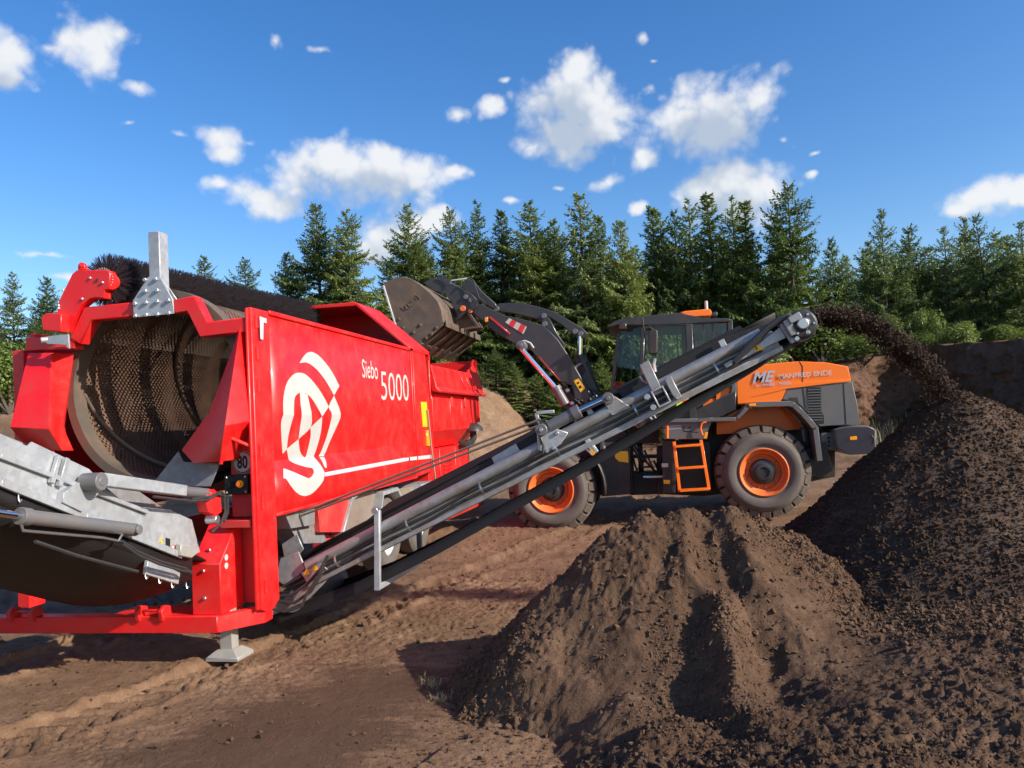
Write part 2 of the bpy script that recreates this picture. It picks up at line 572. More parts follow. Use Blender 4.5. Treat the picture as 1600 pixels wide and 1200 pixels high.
# ------------------------------------------------------------------ mesh helpers
class MB:
    def __init__(s):
        s.v, s.f = [], []

    def add(s, vs, fs):
        o = len(s.v)
        s.v += [tuple(p) for p in vs]
        s.f += [tuple(i + o for i in f) for f in fs]
        return s

    def slab(s, pts, vec):
        n = len(pts)
        vec = Vector(vec)
        a = [Vector(p) for p in pts]
        b = [p + vec for p in a]
        nrm = sum(((a[i] - a[0]).cross(a[(i + 1) % n] - a[0]) for i in range(n)), Vector())
        fs = [tuple(range(n)), tuple(range(2 * n - 1, n - 1, -1))]
        fs += [(i, i + n, (i + 1) % n + n, (i + 1) % n) for i in range(n)]
        if nrm.dot(vec) > 0:
            fs = [f[::-1] for f in fs]
        return s.add(a + b, fs)

    def X(s, px, k, t):          # outline on the plane x = k, t thick away from the viewer
        return s.slab([pX(*p, k) for p in px], (-t, 0, 0))

    def Y(s, px, k, t):          # outline on the plane y = k
        return s.slab([pY(*p, k) for p in px], (0, t, 0))

    def box(s, c, d, rot=None):
        c = Vector(c)
        vs = []
        for i in (-.5, .5):
            for j in (-.5, .5):
                for k in (-.5, .5):
                    p = Vector((i * d[0], j * d[1], k * d[2]))
                    vs.append(c + (rot @ p if rot else p))
        return s.add(vs, [(0, 1, 3, 2), (4, 6, 7, 5), (0, 4, 5, 1), (2, 3, 7, 6), (0, 2, 6, 4), (1, 5, 7, 3)])

    def bx(s, a, b):
        return s.box([(a[i] + b[i]) / 2 for i in range(3)], [abs(b[i] - a[i]) for i in range(3)])

    def bar(s, p, q, w, h, up=(0, 0, 1)):
        p, q = Vector(p), Vector(q)
        d = (q - p).normalized()
        sd = d.cross(Vector(up)).normalized()
        u = sd.cross(d)
        rot = Matrix((sd, d, u)).transposed()
        return s.box((p + q) / 2, (w, (q - p).length, h), rot)

    def tube(s, pts, r, n=8, cap=True):
        pts = [Vector(p) for p in pts]
        rs = r if isinstance(r, (list, tuple)) else [r] * len(pts)
        prev = None
        rings = []
        for i, p in enumerate(pts):
            d = (pts[min(i + 1, len(pts) - 1)] - pts[max(i - 1, 0)]).normalized()
            if prev is None:
                a = d.orthogonal().normalized()
            else:
                a = (prev - d * prev.dot(d)).normalized()
            prev = a
            b = d.cross(a)
            rings.append([p + (a * math.cos(2 * math.pi * k / n) + b * math.sin(2 * math.pi * k / n)) * rs[i] for k in range(n)])
        vs = [v for rg in rings for v in rg]
        fs = []
        for i in range(len(pts) - 1):
            for k in range(n):
                fs.append((i * n + k, i * n + (k + 1) % n, (i + 1) * n + (k + 1) % n, (i + 1) * n + k))
        if cap:
            fs.append(tuple(range(n))[::-1])
            fs.append(tuple(range(len(vs) - n, len(vs))))
        return s.add(vs, fs)

    def cyl(s, p, q, r, n=16):
        return s.tube([p, q], r, n)

    def lathe(s, c, ax, prof, n=32, close=False):
        c, ax = Vector(c), Vector(ax).normalized()
        a = ax.orthogonal().normalized()
        b = ax.cross(a)
        vs = []
        for (rad, h) in prof:
            for k in range(n):
                t = 2 * math.pi * k / n
                vs.append(c + ax * h + (a * math.cos(t) + b * math.sin(t)) * rad)
        fs = []
        m_ = len(prof)
        for i in range(m_ - 1 + (1 if close else 0)):
            j = (i + 1) % m_
            for k in range(n):
                fs.append((i * n + k, i * n + (k + 1) % n, j * n + (k + 1) % n, j * n + k))
        return s.add(vs, fs)

    def sheet(s, rows):          # rows of points -> quads
        n = len(rows[0])
        vs = [p for r_ in rows for p in r_]
        fs = [(i * n + k, i * n + k + 1, (i + 1) * n + k + 1, (i + 1) * n + k) for i in range(len(rows) - 1) for k in range(n - 1)]
        return s.add(vs, fs)

    def mesh(s, name, mat, smooth=True):
        me = bpy.data.meshes.new(name)
        me.from_pydata([tuple(v) for v in s.v], [], s.f)
        me.materials.append(MATS[mat] if isinstance(mat, str) else mat)
        if smooth:
            me.polygons.foreach_set('use_smooth', [True] * len(me.polygons))
            me.set_sharp_from_angle(angle=R(34))
        me.update()
        return me


def link(name, me, parent=None, **props):
    o = bpy.data.objects.new(name, me)
    COL.objects.link(o)
    if parent is not None:
        o.parent = parent
        if parent.type == 'EMPTY':
            o.matrix_parent_inverse = Matrix.Translation(-Vector(parent.location))
    for k, v in props.items():
        o[k] = v
    return o


def thing(name, loc, label, cat, group=None):
    o = bpy.data.objects.new(name, None)
    o.empty_display_size = .2
    o.location = loc
    COL.objects.link(o)
    o['label'] = label
    o['category'] = cat
    if group:
        o['group'] = group
    return o


def part(name, mb, mat, parent, bevel=.004, label=None, solid=0.0):
    o = link(name, mb.mesh(name, mat), parent)
    if solid:
        sm = o.modifiers.new('solid', 'SOLIDIFY')
        sm.thickness = solid
        sm.offset = 0
    if bevel:
        bm = o.modifiers.new('bevel', 'BEVEL')
        bm.width = bevel
        bm.segments = 1
        bm.limit_method = 'ANGLE'
        bm.angle_limit = R(35)
    if label:
        o['label'] = label
    return o


def smooth_outline(pts, ang=48, n=4):
    """round the gentle corners of a traced outline, keep the sharp ones"""
    m_ = len(pts)
    P_ = [Vector((a, b)) for a, b in pts]
    sharp = []
    for i in range(m_):
        d1, d2 = P_[i] - P_[i - 1], P_[(i + 1) % m_] - P_[i]
        sharp.append(d1.length < 1e-6 or d2.length < 1e-6 or d1.angle(d2) > R(ang))
    out = []
    for i in range(m_):
        p1, p2 = P_[i], P_[(i + 1) % m_]
        p0 = P_[i - 1] if not sharp[i] else p1 * 2 - p2
        p3 = P_[(i + 2) % m_] if not sharp[(i + 1) % m_] else p2 * 2 - p1
        for k in range(n):
            t = k / n
            q = .5 * (2 * p1 + (p2 - p0) * t + (2 * p0 - 5 * p1 + 4 * p2 - p3) * t * t + (3 * p1 - p0 - 3 * p2 + p3) * t ** 3)
            out.append((q.x, q.y))
    return out


def mitred(pts, w):
    """outline in the xz plane of a bent bar of width w along pts"""
    l_, r_ = [], []
    n = len(pts)
    for i, p in enumerate(pts):
        d1 = (pts[i] - pts[i - 1]).normalized() if i else None
        d2 = (pts[i + 1] - pts[i]).normalized() if i < n - 1 else None
        d1, d2 = d1 or d2, d2 or d1
        n1, n2 = Vector((-d1.z, 0, d1.x)), Vector((-d2.z, 0, d2.x))
        b = (n1 + n2).normalized()
        k = w / 2 / max(.3, b.dot(n1))
        l_.append(p + b * k)
        r_.append(p - b * k)
    return l_ + r_[::-1]


def bolts(pts, nrm, r, h, parent, mat='bolt_steel', name='bolt'):
    """hex bolt heads sharing one mesh"""
    mb = MB()
    mb.lathe((0, 0, 0), (0, 0, 1), [(0.0001, h), (r * .8, h), (r, h * .75), (r, 0)], 6)
    me = mb.mesh(name, mat, False)
    q = Vector((0, 0, 1)).rotation_difference(Vector(nrm).normalized())
    for p in pts:
        o = bpy.data.objects.new(name, me)
        COL.objects.link(o)
        o.rotation_mode = 'QUATERNION'
        o.rotation_quaternion = q
        o.location = p
        o.parent = parent
        if parent.type == 'EMPTY':
            o.matrix_parent_inverse = Matrix.Translation(-Vector(parent.location))


def text_mesh(body, mat, wid=None, hei=None, shear=0.0, bold=0.0, extrude=0.0):
    """lettering as a mesh in the xy plane, lower left corner at the origin, scaled to wid x hei"""
    cu_ = bpy.data.curves.new('lettering', 'FONT')
    cu_.body = body
    cu_.shear = shear
    cu_.offset = bold
    cu_.extrude = extrude
    cu_.resolution_u = 3
    ob = bpy.data.objects.new('lettering', cu_)
    COL.objects.link(ob)
    dg = bpy.context.evaluated_depsgraph_get()
    me = bpy.data.meshes.new_from_object(ob.evaluated_get(dg))
    bpy.data.objects.remove(ob)
    bpy.data.curves.remove(cu_)
    n = len(me.vertices)
    c = np.empty(n * 3, np.float32)
    me.vertices.foreach_get('co', c)
    c = c.reshape(-1, 3)
    lo, hi = c.min(0), c.max(0)
    c -= lo
    k = np.array([wid / (hi[0] - lo[0]) if wid else 1, hei / (hi[1] - lo[1]) if hei else 1, 1])
    c *= k
    me.vertices.foreach_set('co', c.astype(np.float32).ravel())
    me.materials.clear()
    me.materials.append(MATS[mat])
    me.update()
    return me


def place_text(me, o, ux, uy, parent, name='lettering'):
    ux, uy = Vector(ux).normalized(), Vector(uy).normalized()
    mt = Matrix((ux, uy, ux.cross(uy))).transposed().to_4x4()
    mt.translation = Vector(o)
    me.transform(mt)
    return link(name, me, parent)


# ------------------------------------------------------------------ noise
_T = np.random.default_rng(3).random((16, 256, 256))


def vnoise(x, y, s=0):
    T = _T[s % 16]
    xi, yi = np.floor(x).astype(int), np.floor(y).astype(int)
    fx, fy = x - xi, y - yi
    fx, fy = fx * fx * fx * (fx * (fx * 6 - 15) + 10), fy * fy * fy * (fy * (fy * 6 - 15) + 10)
    x0, x1, y0, y1 = xi & 255, (xi + 1) & 255, yi & 255, (yi + 1) & 255
    return (T[x0, y0] * (1 - fx) + T[x1, y0] * fx) * (1 - fy) + (T[x0, y1] * (1 - fx) + T[x1, y1] * fx) * fy


def fbm(x, y, sc, octv=4, s=0, gain=.5):
    a, t, n = 1.0, 0.0, 0.0
    for i in range(octv):
        c, sn = math.cos(i * 1.1), math.sin(i * 1.1)
        t = t + a * (vnoise((x * c - y * sn) * sc + 17.3 * i, (x * sn + y * c) * sc + 9.1 * i, s + i) - .5)
        n += a
        a *= gain
        sc *= 2.03
    return t / n * 2      # about -1..1


def sstep(a, b, x):
    t = np.clip((x - a) / (b - a), 0, 1)
    return t * t * (3 - 2 * t)


def grid_mesh(name, V, nr, nc, mat, wrap=False, keep=None, attr=None):
    """V: (nr*nc,3) array, quads between rows and columns"""
    i = np.arange(nr - 1)[:, None] * nc
    ncc = nc if wrap else nc - 1
    j = np.arange(ncc)[None, :]
    j1 = (j + 1) % nc
    q = np.stack([i + j, i + j1, i + nc + j1, i + nc + j], -1).reshape(-1, 4)
    if keep is not None:
        q = q[keep[q].any(1)]
        used = np.unique(q)
        mp = np.full(len(V), -1)
        mp[used] = np.arange(len(used))
        q = mp[q]
        V = V[used]
        if attr is not None:
            attr = attr[used]
    me = bpy.data.meshes.new(name)
    me.vertices.add(len(V))
    me.vertices.foreach_set('co', V.astype(np.float32).ravel())
    me.loops.add(q.size)
    me.loops.foreach_set('vertex_index', q.astype(np.int32).ravel())
    me.polygons.add(len(q))
    me.polygons.foreach_set('loop_start', np.arange(0, q.size, 4, dtype=np.int32))
    me.polygons.foreach_set('use_smooth', np.ones(len(q), bool))
    me.update(calc_edges=True)
    if attr is not None:
        a = me.attributes.new('damp', 'FLOAT', 'POINT')
        a.data.foreach_set('value', attr.astype(np.float32))
    me.materials.append(MATS[mat])
    return me

# ================================================================== GROUND
def rut(x, y, cx, cy, dx, dy, w, s):
    """pressed tyre track: sunk bed with lug bars, torn ridges at both edges"""
    l = math.hypot(dx, dy)
    dx, dy = dx / l, dy / l
    a = (x - cx) * dx + (y - cy) * dy
    d = (x - cx) * dy - (y - cy) * dx + .05 * fbm(x, y, 1.2, 3, s)
    t = np.abs(d) / w
    bed = -(1 - sstep(.85, 1.02, t)) * .05
    lug = (1 - sstep(.8, .95, t)) * .030 * sstep(-.1, .25, np.sin((a + np.abs(d) * .8) * 34 + 1.2 * fbm(x, y, 3, 2, s + 3))) * np.clip(.7 + fbm(x, y, 2.2, 3, s + 1), .1, 1)
    rough = .55 + .9 * fbm(x, y, 5.5, 4, s + 5)
    blk = np.floor(np.clip(rough, 0, 1.6) * 4) / 4 * .6 + np.clip(rough, 0, 1.6) * .4
    rid = np.exp(-((t - 1.18) / .18) ** 2) * .055 * blk + (1 - sstep(1.4, 2.0, t)) * .022 * np.abs(fbm(x, y, 14, 4, s + 2, .65))
    return bed + lug + rid


def ground_z(x, y, micro=True):
    z = .085 * (np.clip(y - 8.5, 0, 14) + .0)
    z = z + np.clip(y - 22.5, 0, 30) * .02
    hb = 2.25 * (1 - sstep(-2.3, .6, x + .5 * fbm(x, y, .35, 3, 2)))
    z = z + hb * sstep(11.6, 17.4, y + .5 * fbm(x, y, .5, 4, 4)) * (1 + .08 * fbm(x, y, .8, 3, 1))
    r = np.hypot(x - CAM.x, y - CAM.y)
    far = sstep(9, 25, r)
    z = z + .05 * fbm(x, y, .33, 3, 0) + (.012 + .06 * far) * fbm(x, y, 1.3, 3, 5)
    if micro:
        lane = np.exp(-(((x - 1.25) - .12 * (y + 1)) / .85) ** 2) * (1 - sstep(-.3, .5, y))
        ro = (1 - .7 * lane)
        patch = sstep(-.1, .5, fbm(x, y, .7, 3, 8))
        z = z + ro * (.006 + .016 * patch) * fbm(x, y, 4.5, 5, 3, .6)
        z = z + ro * (.006 + .018 * patch) * np.abs(fbm(x, y, 13, 4, 6, .65))
        z = z + (.006 + .012 * patch) * fbm(x, y, 38, 2, 9) * ro
        z = z + rut(x, y, -.45, -1.0, .30, .95, .26, 1)
        z = z + rut(x, y, -2.25, -.6, .27, .96, .28, 4)
        z = z + .5 * rut(x, y, 2.3, 3.0, .96, .16, .33, 7) + .5 * rut(x, y, 2.0, 5.2, .98, -.10, .33, 2)
        z = z + .6 * rut(x, y, 8.6, 6.2, .5, .86, .4, 9) + .6 * rut(x, y, 6.9, 5.4, .45, .9, .4, 3)
        # torn edge of a dried crust
        e = x - 2.05 - .28 * (y + 1.9) + .12 * fbm(x, y, 3, 4, 11)
        z = z + .035 * sstep(-.02, .03, e) * (1 - sstep(.25, .9, e)) * (1 - sstep(-1.1, -.6, y))
    return z


def build_ground():
    aim = math.atan2(fwd.x, fwd.y)
    th = np.concatenate([np.linspace(-R(43), R(43), 600), np.linspace(R(43), 2 * math.pi - R(43), 72)[1:-1]]) + aim
    rr_ = np.concatenate([[.25, .9, 1.6, 2.2], 2.5 * (9.5 / 2.5) ** np.linspace(0, 1, 460), 9.5 * (34 / 9.5) ** np.linspace(0, 1, 110)[1:], 34 * (900 / 34) ** np.linspace(0, 1, 26)[1:]])
    A, B = np.meshgrid(th, rr_)
    x = CAM.x + B.ravel() * np.sin(A.ravel())
    y = CAM.y + B.ravel() * np.cos(A.ravel())
    z = ground_z(x, y)
    damp = np.exp(-(((x - 1.15) - .15 * (y + 1)) / .95) ** 2) * (1 - sstep(-.6, .4, y)) + .3 * sstep(.5, 3, y) * (1 - sstep(4, 7, y))
    V = np.stack([x, y, z], -1)
    me = grid_mesh('ground', V, len(rr_), len(th), 'mud', wrap=True, attr=damp)
    link('ground', me, kind='structure')


build_ground()


# ------------------------------------------------------------------ heaps of screened soil
def cones(x, y, lst, k=.06):
    h = np.full_like(x, -9.0)
    for (cx, cy, cz, s1, *rest) in lst:
        flat = rest[0] if rest else 0.0
        d = np.sqrt((x - cx) ** 2 + (y - cy) ** 2 + flat * flat) - flat
        c = cz - s1 * d
        m_ = np.maximum(h, c)
        h = m_ + k * np.log(np.exp((h - m_) / k) + np.exp((c - m_) / k))
    return h


def ck(px, py, y, s1, *r_):
    p = pY(px, py, y)
    return (p.x, p.y, p.z, s1, *r_)


NEAR = [ck(1080, 792, -.20, .92, .05), ck(1012, 797, -.30, .92, .05), ck(952, 830, -.40, .90, .06), ck(1140, 791, -.10, .92, .06), ck(1205, 812, .0, .88, .07),
        ck(990, 985, -1.05, .74, .10), ck(975, 1085, -1.55, .68, .10), ck(1060, 1130, -1.95, .62, .12), ck(1020, 1190, -2.2, .6, .12), ck(1400, 985, -.2, .38, .2), ck(1480, 1100, -.9, .26, .3), ck(880, 990, -.60, .80, .06), (4.3, -2.6, .40, .30, .3), (5.0, -2.1, .48, .28, .4), (5.4, -1.5, .52, .26, .4), (5.7, -.7, .62, .30, .4), (4.6, -2.9, .32, .2, .4), (6.3, -1.6, .5, .22, .4)]
SPINES = [([(1077, 822, -.30), (1092, 880, -.70), (1112, 965, -1.15), (1160, 1075, -1.68), (1225, 1215, -2.35)], .98),
          ([(1148, 832, -.22), (1185, 880, -.52), (1245, 968, -.92), (1310, 1075, -1.38), (1390, 1210, -2.0)], .72),
          ([(1215, 845, .0), (1290, 948, -.15), (1400, 1005, -.35)], .66)]


GULLIES = [([(1120, 850, -.38), (1165, 930, -.80), (1220, 1040, -1.35), (1290, 1160, -1.95)], .055, .12), ([(1045, 850, -.42), (1055, 950, -.95), (1085, 1070, -1.55)], .02, .13)]


def spines(x, y):
    h = np.full_like(x, -9.0)
    for pts, s1 in SPINES:
        q = [pY(a_, b_, y_) for a_, b_, y_ in pts]
        for p0, p1 in zip(q[:-1], q[1:]):
            dx, dy = p1.x - p0.x, p1.y - p0.y
            t = np.clip(((x - p0.x) * dx + (y - p0.y) * dy) / (dx * dx + dy * dy), 0, 1)
            d = np.sqrt((x - p0.x - dx * t) ** 2 + (y - p0.y - dy * t) ** 2 + .0009) - .03
            h = np.maximum(h, p0.z + (p1.z - p0.z) * t - s1 * d)
    return h


RIGHT = [ck(1500, 618, 1.0, .84, .10), ck(1545, 640, 1.15, .80, .1), ck(1600, 690, 1.2, .76, .1), ck(1460, 660, 1.05, .84, .05),
         ck(1560, 800, .45, .62, .2), ck(1700, 700, 1.9, .7, .3), ck(1640, 850, .3, .5, .2)]


def near_h(x, y):
    wx = x + .15 * fbm(x, y, 1.7, 3, 1) + .05 * fbm(x, y, 6, 3, 2)
    wy = y + .12 * fbm(x, y, 1.7, 3, 6) + .035 * fbm(x, y, 7, 3, 7)
    h1, h2 = cones(wx, wy, NEAR, .04) - .01, spines(wx, wy) + .02
    h = np.maximum(h1, h2) + .04 * np.exp(-((h1 - h2) / .06) ** 2)
    mask = np.clip(.55 + 1.5 * fbm(x, y, 1.3, 3, 9), 0, 1)       # crumbly patches against smooth slides
    for pts, dep, wd in GULLIES:
        q = [pY(a_, b_, y_) for a_, b_, y_ in pts]
        dm = np.full_like(x, 9.0)
        for p0, p1 in zip(q[:-1], q[1:]):
            dx, dy = p1.x - p0.x, p1.y - p0.y
            t = np.clip(((wx - p0.x) * dx + (wy - p0.y) * dy) / (dx * dx + dy * dy), 0, 1)
            dm = np.minimum(dm, np.hypot(wx - p0.x - dx * t, wy - p0.y - dy * t))
        h = h - dep * np.exp(-(dm / wd) ** 2)
    h = h + .03 * fbm(x, y, 3.0, 4, 3) + (.012 + .03 * mask) * np.abs(fbm(x, y, 9, 4, 4, .65))
    lump = np.clip(fbm(x, y, 22, 3, 10, .65) - .02, 0, 1)
    h = h + .050 * lump * mask + (.006 + .018 * mask) * np.abs(fbm(x, y, 42, 2, 13, .7))
    return h


def right_h(x, y):
    wx = x + .08 * fbm(x, y, 1.5, 3, 2)
    wy = y + .08 * fbm(x, y, 1.5, 3, 8)
    h = cones(wx, wy, RIGHT, .08)
    mask = np.clip(.5 + 1.4 * fbm(x, y, 1.1, 3, 9), 0, 1)
    h = h + .03 * fbm(x, y, 3.2, 4, 5) + .022 * np.abs(fbm(x, y, 9, 4, 6, .65))
    lump = np.clip(fbm(x, y, 12, 3, 1) - .12, 0, 1)
    h = h + .03 * lump * mask + .018 * np.abs(fbm(x, y, 34, 2, 14, .7))
    return h


def heap(name, fn, x0, x1, y0, y1, st, mat, label):
    xs, ys = np.arange(x0, x1, st), np.arange(y0, y1, st)
    Xg, Yg = np.meshgrid(xs, ys)
    x, y = Xg.ravel(), Yg.ravel()
    h = fn(x, y)
    gz = ground_z(x, y, False)
    keep = h > gz - .10
    me = grid_mesh(name, np.stack([x, y, h], -1), len(ys), len(xs), mat, keep=keep)
    return link(name, me, label=label, category='soil heap', group='heaps of screened soil')


heap('soil_heap', near_h, 1.2, 7.4, -3.7, 1.7, .0118, 'peat', 'low ridged heap of crumbly brown soil in the foreground below the conveyor')
heap('soil_heap', right_h, 3.6, 10.2, -1.6, 4.6, .0165, 'peat_shade_dark', 'tall heap with shade-darkened colour at the right edge with soil pouring onto its top')

CLOD = {}


def clod_nodes(mat):
    """geometry nodes: a lumpy clod on every point, turned and scaled by the point's own attributes"""
    if mat in CLOD:
        return CLOD[mat]
    t = bpy.data.node_groups.new('clods_' + mat, 'GeometryNodeTree')
    t.interface.new_socket('Geometry', in_out='INPUT', socket_type='NodeSocketGeometry')
    t.interface.new_socket('Geometry', in_out='OUTPUT', socket_type='NodeSocketGeometry')
    i_, o_ = nd(t, 'NodeGroupInput'), nd(t, 'NodeGroupOutput')
    mp = nd(t, 'GeometryNodeMeshToPoints')
    t.links.new(i_.outputs[0], mp.inputs['Mesh'])
    ic = nd(t, 'GeometryNodeMeshIcoSphere')
    ic.inputs['Radius'].default_value = 1
    ic.inputs['Subdivisions'].default_value = 1
    sp_ = nd(t, 'GeometryNodeSetPosition')
    t.links.new(ic.outputs['Mesh'], sp_.inputs['Geometry'])
    ps = nd(t, 'GeometryNodeInputPosition')
    ns = nd(t, 'ShaderNodeTexNoise')
    ns.inputs['Scale'].default_value = 1.3
    ns.inputs['Detail'].default_value = 3
    t.links.new(ps.outputs[0], ns.inputs['Vector'])
    sc = nd(t, 'ShaderNodeVectorMath', operation='SCALE')
    t.links.new(ps.outputs[0], sc.inputs[0])
    t.links.new(mth(t, 'MULTIPLY', mth(t, 'SUBTRACT', ns.outputs[0], .5), 3.0), sc.inputs['Scale'])
    t.links.new(sc.outputs[0], sp_.inputs['Offset'])
    sm = nd(t, 'GeometryNodeSetMaterial')
    sm.inputs['Material'].default_value = MATS[mat]
    t.links.new(sp_.outputs[0], sm.inputs['Geometry'])
    ip = nd(t, 'GeometryNodeInstanceOnPoints')
    t.links.new(mp.outputs['Points'], ip.inputs['Points'])
    t.links.new(sm.outputs[0], ip.inputs['Instance'])
    for nm, sock in (('turn', 'Rotation'), ('size', 'Scale')):
        at_ = nd(t, 'GeometryNodeInputNamedAttribute', data_type='FLOAT_VECTOR')
        at_.inputs['Name'].default_value = nm
        t.links.new(at_.outputs[0], ip.inputs[sock])
    t.links.new(ip.outputs[0], o_.inputs[0])
    CLOD[mat] = t
    return t


def crumbs(name, P_, sz, mat, label=None, cat=None, sink=.25, squash=.8):
    n = len(P_)
    me = bpy.data.meshes.new(name)
    me.vertices.add(n)
    V = P_ + np.array([0, 0, 1]) * (sz * (.8 - 1.6 * sink))[:, None]
    me.vertices.foreach_set('co', V.astype(np.float32).ravel())
    tn = me.attributes.new('turn', 'FLOAT_VECTOR', 'POINT')
    tn.data.foreach_set('vector', RNG.uniform(0, 6.283, n * 3).astype(np.float32))
    ax = RNG.uniform(.6, 1.35, (n, 3)) * sz[:, None]
    az_ = me.attributes.new('size', 'FLOAT_VECTOR', 'POINT')
    az_.data.foreach_set('vector', ax.astype(np.float32).ravel())
    me.materials.append(MATS[mat])
    o = link(name, me, kind='stuff')
    md = o.modifiers.new('clods', 'NODES')
    md.node_group = clod_nodes(mat)
    if label:
        o['label'] = label
        o['category'] = cat
    return o


def powsize(n, lo, hi, a=2.4):
    u = RNG.random(n)
    return (lo ** (1 - a) + u * (hi ** (1 - a) - lo ** (1 - a))) ** (1 / (1 - a))


def scatter():
    n = 170000
    x, y = RNG.uniform(1.4, 7.2, n), RNG.uniform(-3.5, 1.6, n)
    h, gz = near_h(x, y), ground_z(x, y)
    cl = fbm(x, y, 1.4, 2, 12)
    ok = (h > gz - .01) & (RNG.random(n) < np.clip(.38 + 1.3 * cl, .07, 1))
    x, y, h = x[ok], y[ok], h[ok]
    crumbs('soil_crumbs', np.stack([x, y, h], -1), powsize(len(x), .0042, .022, 2.9) * np.where(y < -1.3, .68, 1), 'crumb', 'brown soil crumbs lying all over the foreground heap', 'soil crumbs')
    n = 80000
    x, y = RNG.uniform(3.9, 8.6, n), RNG.uniform(-1.5, 2.4, n)
    h, h2, gz = right_h(x, y), near_h(x, y), ground_z(x, y)
    ok = (h > np.maximum(gz, h2) - .01)
    x, y, h = x[ok], y[ok], h[ok]
    crumbs('soil_crumbs', np.stack([x, y, h], -1), powsize(len(x), .0045, .022, 2.9), 'peat', 'soil crumbs, coloured darker for shade, lying on the tall heap at the right', 'soil crumbs')  # darker soil than the near crumbs: the heap's shade put into their colour
    # loose clods over the yard, thick round the heaps
    n = 80000
    x, y = RNG.uniform(-3.2, 8.5, n), RNG.uniform(-3.2, 7, n)
    hh = np.maximum(near_h(x, y), right_h(x, y))
    gz = ground_z(x, y)
    gap = gz - hh
    pr = np.exp(-np.clip(gap, 0, 9) / .22) * .9 + .10 + .28 * np.clip(fbm(x, y, 1.1, 3, 2), 0, 1)
    lane = np.exp(-(((x - 1.25) - .12 * (y + 1)) / .8) ** 2) * (1 - sstep(-.4, .3, y)) * (gap > .12)
    ok = (gap > 0) & (RNG.random(n) < pr * (1 - .9 * lane))
    crumbs('soil_crumbs', np.stack([x, y, gz], -1)[ok], powsize(ok.sum(), .004, .03, 2.8), 'mud', 'small clods and crumbs strewn across the muddy yard', 'soil crumbs')


scatter()


def stream():
    """soil thrown off the belt head, falling in an arc onto the tall heap"""
    a, b_, c_ = pY(1255, 497, 1.0), pY(1335, 497, 1.0), pY(1498, 640, 1.0)
    n = 26000
    t = RNG.random(n) ** .9
    x = a.x + (c_.x - a.x) * t
    # parabola through the three points
    A = np.array([[p.x ** 2, p.x, 1] for p in (a, b_, c_)])
    k = np.linalg.solve(A, np.array([p.z for p in (a, b_, c_)]))
    z = k[0] * x * x + k[1] * x + k[2]
    sp = .026 + .034 * t
    z = z + sp * RNG.standard_normal(n) - .02 + .05 * fbm(x, x * 0 + 3, 9, 3, 4)
    x = x + .02 * RNG.standard_normal(n)
    y = 1.0 + np.clip(RNG.standard_normal(n) * .16, -.4, .4)
    st = (RNG.random(n) < .05) & (t > .62)           # a few strays under the stream
    z = np.where(st, z - RNG.random(n) ** 2 * .45, z)
    keep = RNG.random(n) < np.clip(.72 - .28 * t + 1.0 * fbm(x * 3, y * 5 + z * 6, 2.2, 3, 6), .08, 1)
    x, y, z = x[keep], y[keep], z[keep]
    n = len(x)
    sz = powsize(n, .0035, .022, 2.5)
    crumbs('falling_soil', np.stack([x, y, z], -1), sz, 'peat_shade_dark', 'dark soil flying off the conveyor end onto the tall heap', 'falling soil', squash=1.0, sink=.5)


stream()


# ------------------------------------------------------------------ cut bank at the right, rough and steep
def bank(name, path, top_z, foot_z, lean, mat, n_u, n_v, seed, back=7.0, amp=.35):
    pts = [Vector(p) for p in path]
    L = [0]
    for i in range(1, len(pts)):
        L.append(L[-1] + (pts[i] - pts[i - 1]).length)
    us = np.linspace(0, L[-1], n_u)
    px_ = np.interp(us, L, [p.x for p in pts])
    py_ = np.interp(us, L, [p.y for p in pts])
    tz = np.interp(us, L, top_z)
    fz = np.interp(us, L, foot_z)
    tx, ty = np.gradient(px_), np.gradient(py_)
    ln = np.hypot(tx, ty)
    nx, ny = -ty / ln, tx / ln           # points away from the viewer
    rows = []
    vs = np.concatenate([np.linspace(0, 1, n_v), 1 + np.linspace(.02, 1, 14)])
    for v in vs:
        if v <= 1:
            zz = fz - .4 + (tz - fz + .4) * v
            off = lean * v ** 1.4 + amp * .9 * fbm(us, us * 0 + v * 2.6 + seed, .45, 5, seed) + amp * .5 * np.abs(fbm(us, us * 0 + v * 4, 1.6, 4, seed + 2)) + .06 * fbm(us * 3, us * 0 + v * 14, 2, 3, seed + 5)
            zz = zz + .10 * v * fbm(us, us * 0 + v, 1.4, 4, seed + 1)
        else:
            off = lean + back * (v - 1) + amp * .9 * fbm(us, us * 0 + 2.6 + seed, .45, 5, seed) + .1
            zz = tz + .10 * fbm(us, us * 0 + 1, 1.4, 4, seed + 1) * (1 - (v - 1)) + .12 * fbm(us, us * 0 + v * 5, 1.1, 4, seed + 3) * min(1, (v - 1) * 5)
        rows.append(np.stack([px_ + nx * off, py_ + ny * off, zz], -1))
    V = np.concatenate(rows)
    me = grid_mesh(name, V, len(vs), n_u, mat)
    link(name, me, kind='structure')


b0 = [at(1318, 664, 23), at(1345, 664, 24), at(1405, 664, 26), at(1440, 664, 26), at(1520, 660, 23.5), at(1640, 655, 20), at(1900, 650, 16)]
bt = [at(1318, 610, 23).z, at(1345, 575, 24).z, at(1405, 552, 26).z, at(1440, 540, 26).z, at(1520, 533, 23.5).z, at(1640, 526, 20).z, at(1900, 515, 16).z]
bank('earth_bank', [(p.x, p.y, 0) for p in b0], bt, [p.z - .3 for p in b0], .9, 'bank_dark', 460, 70, 3, amp=.75)


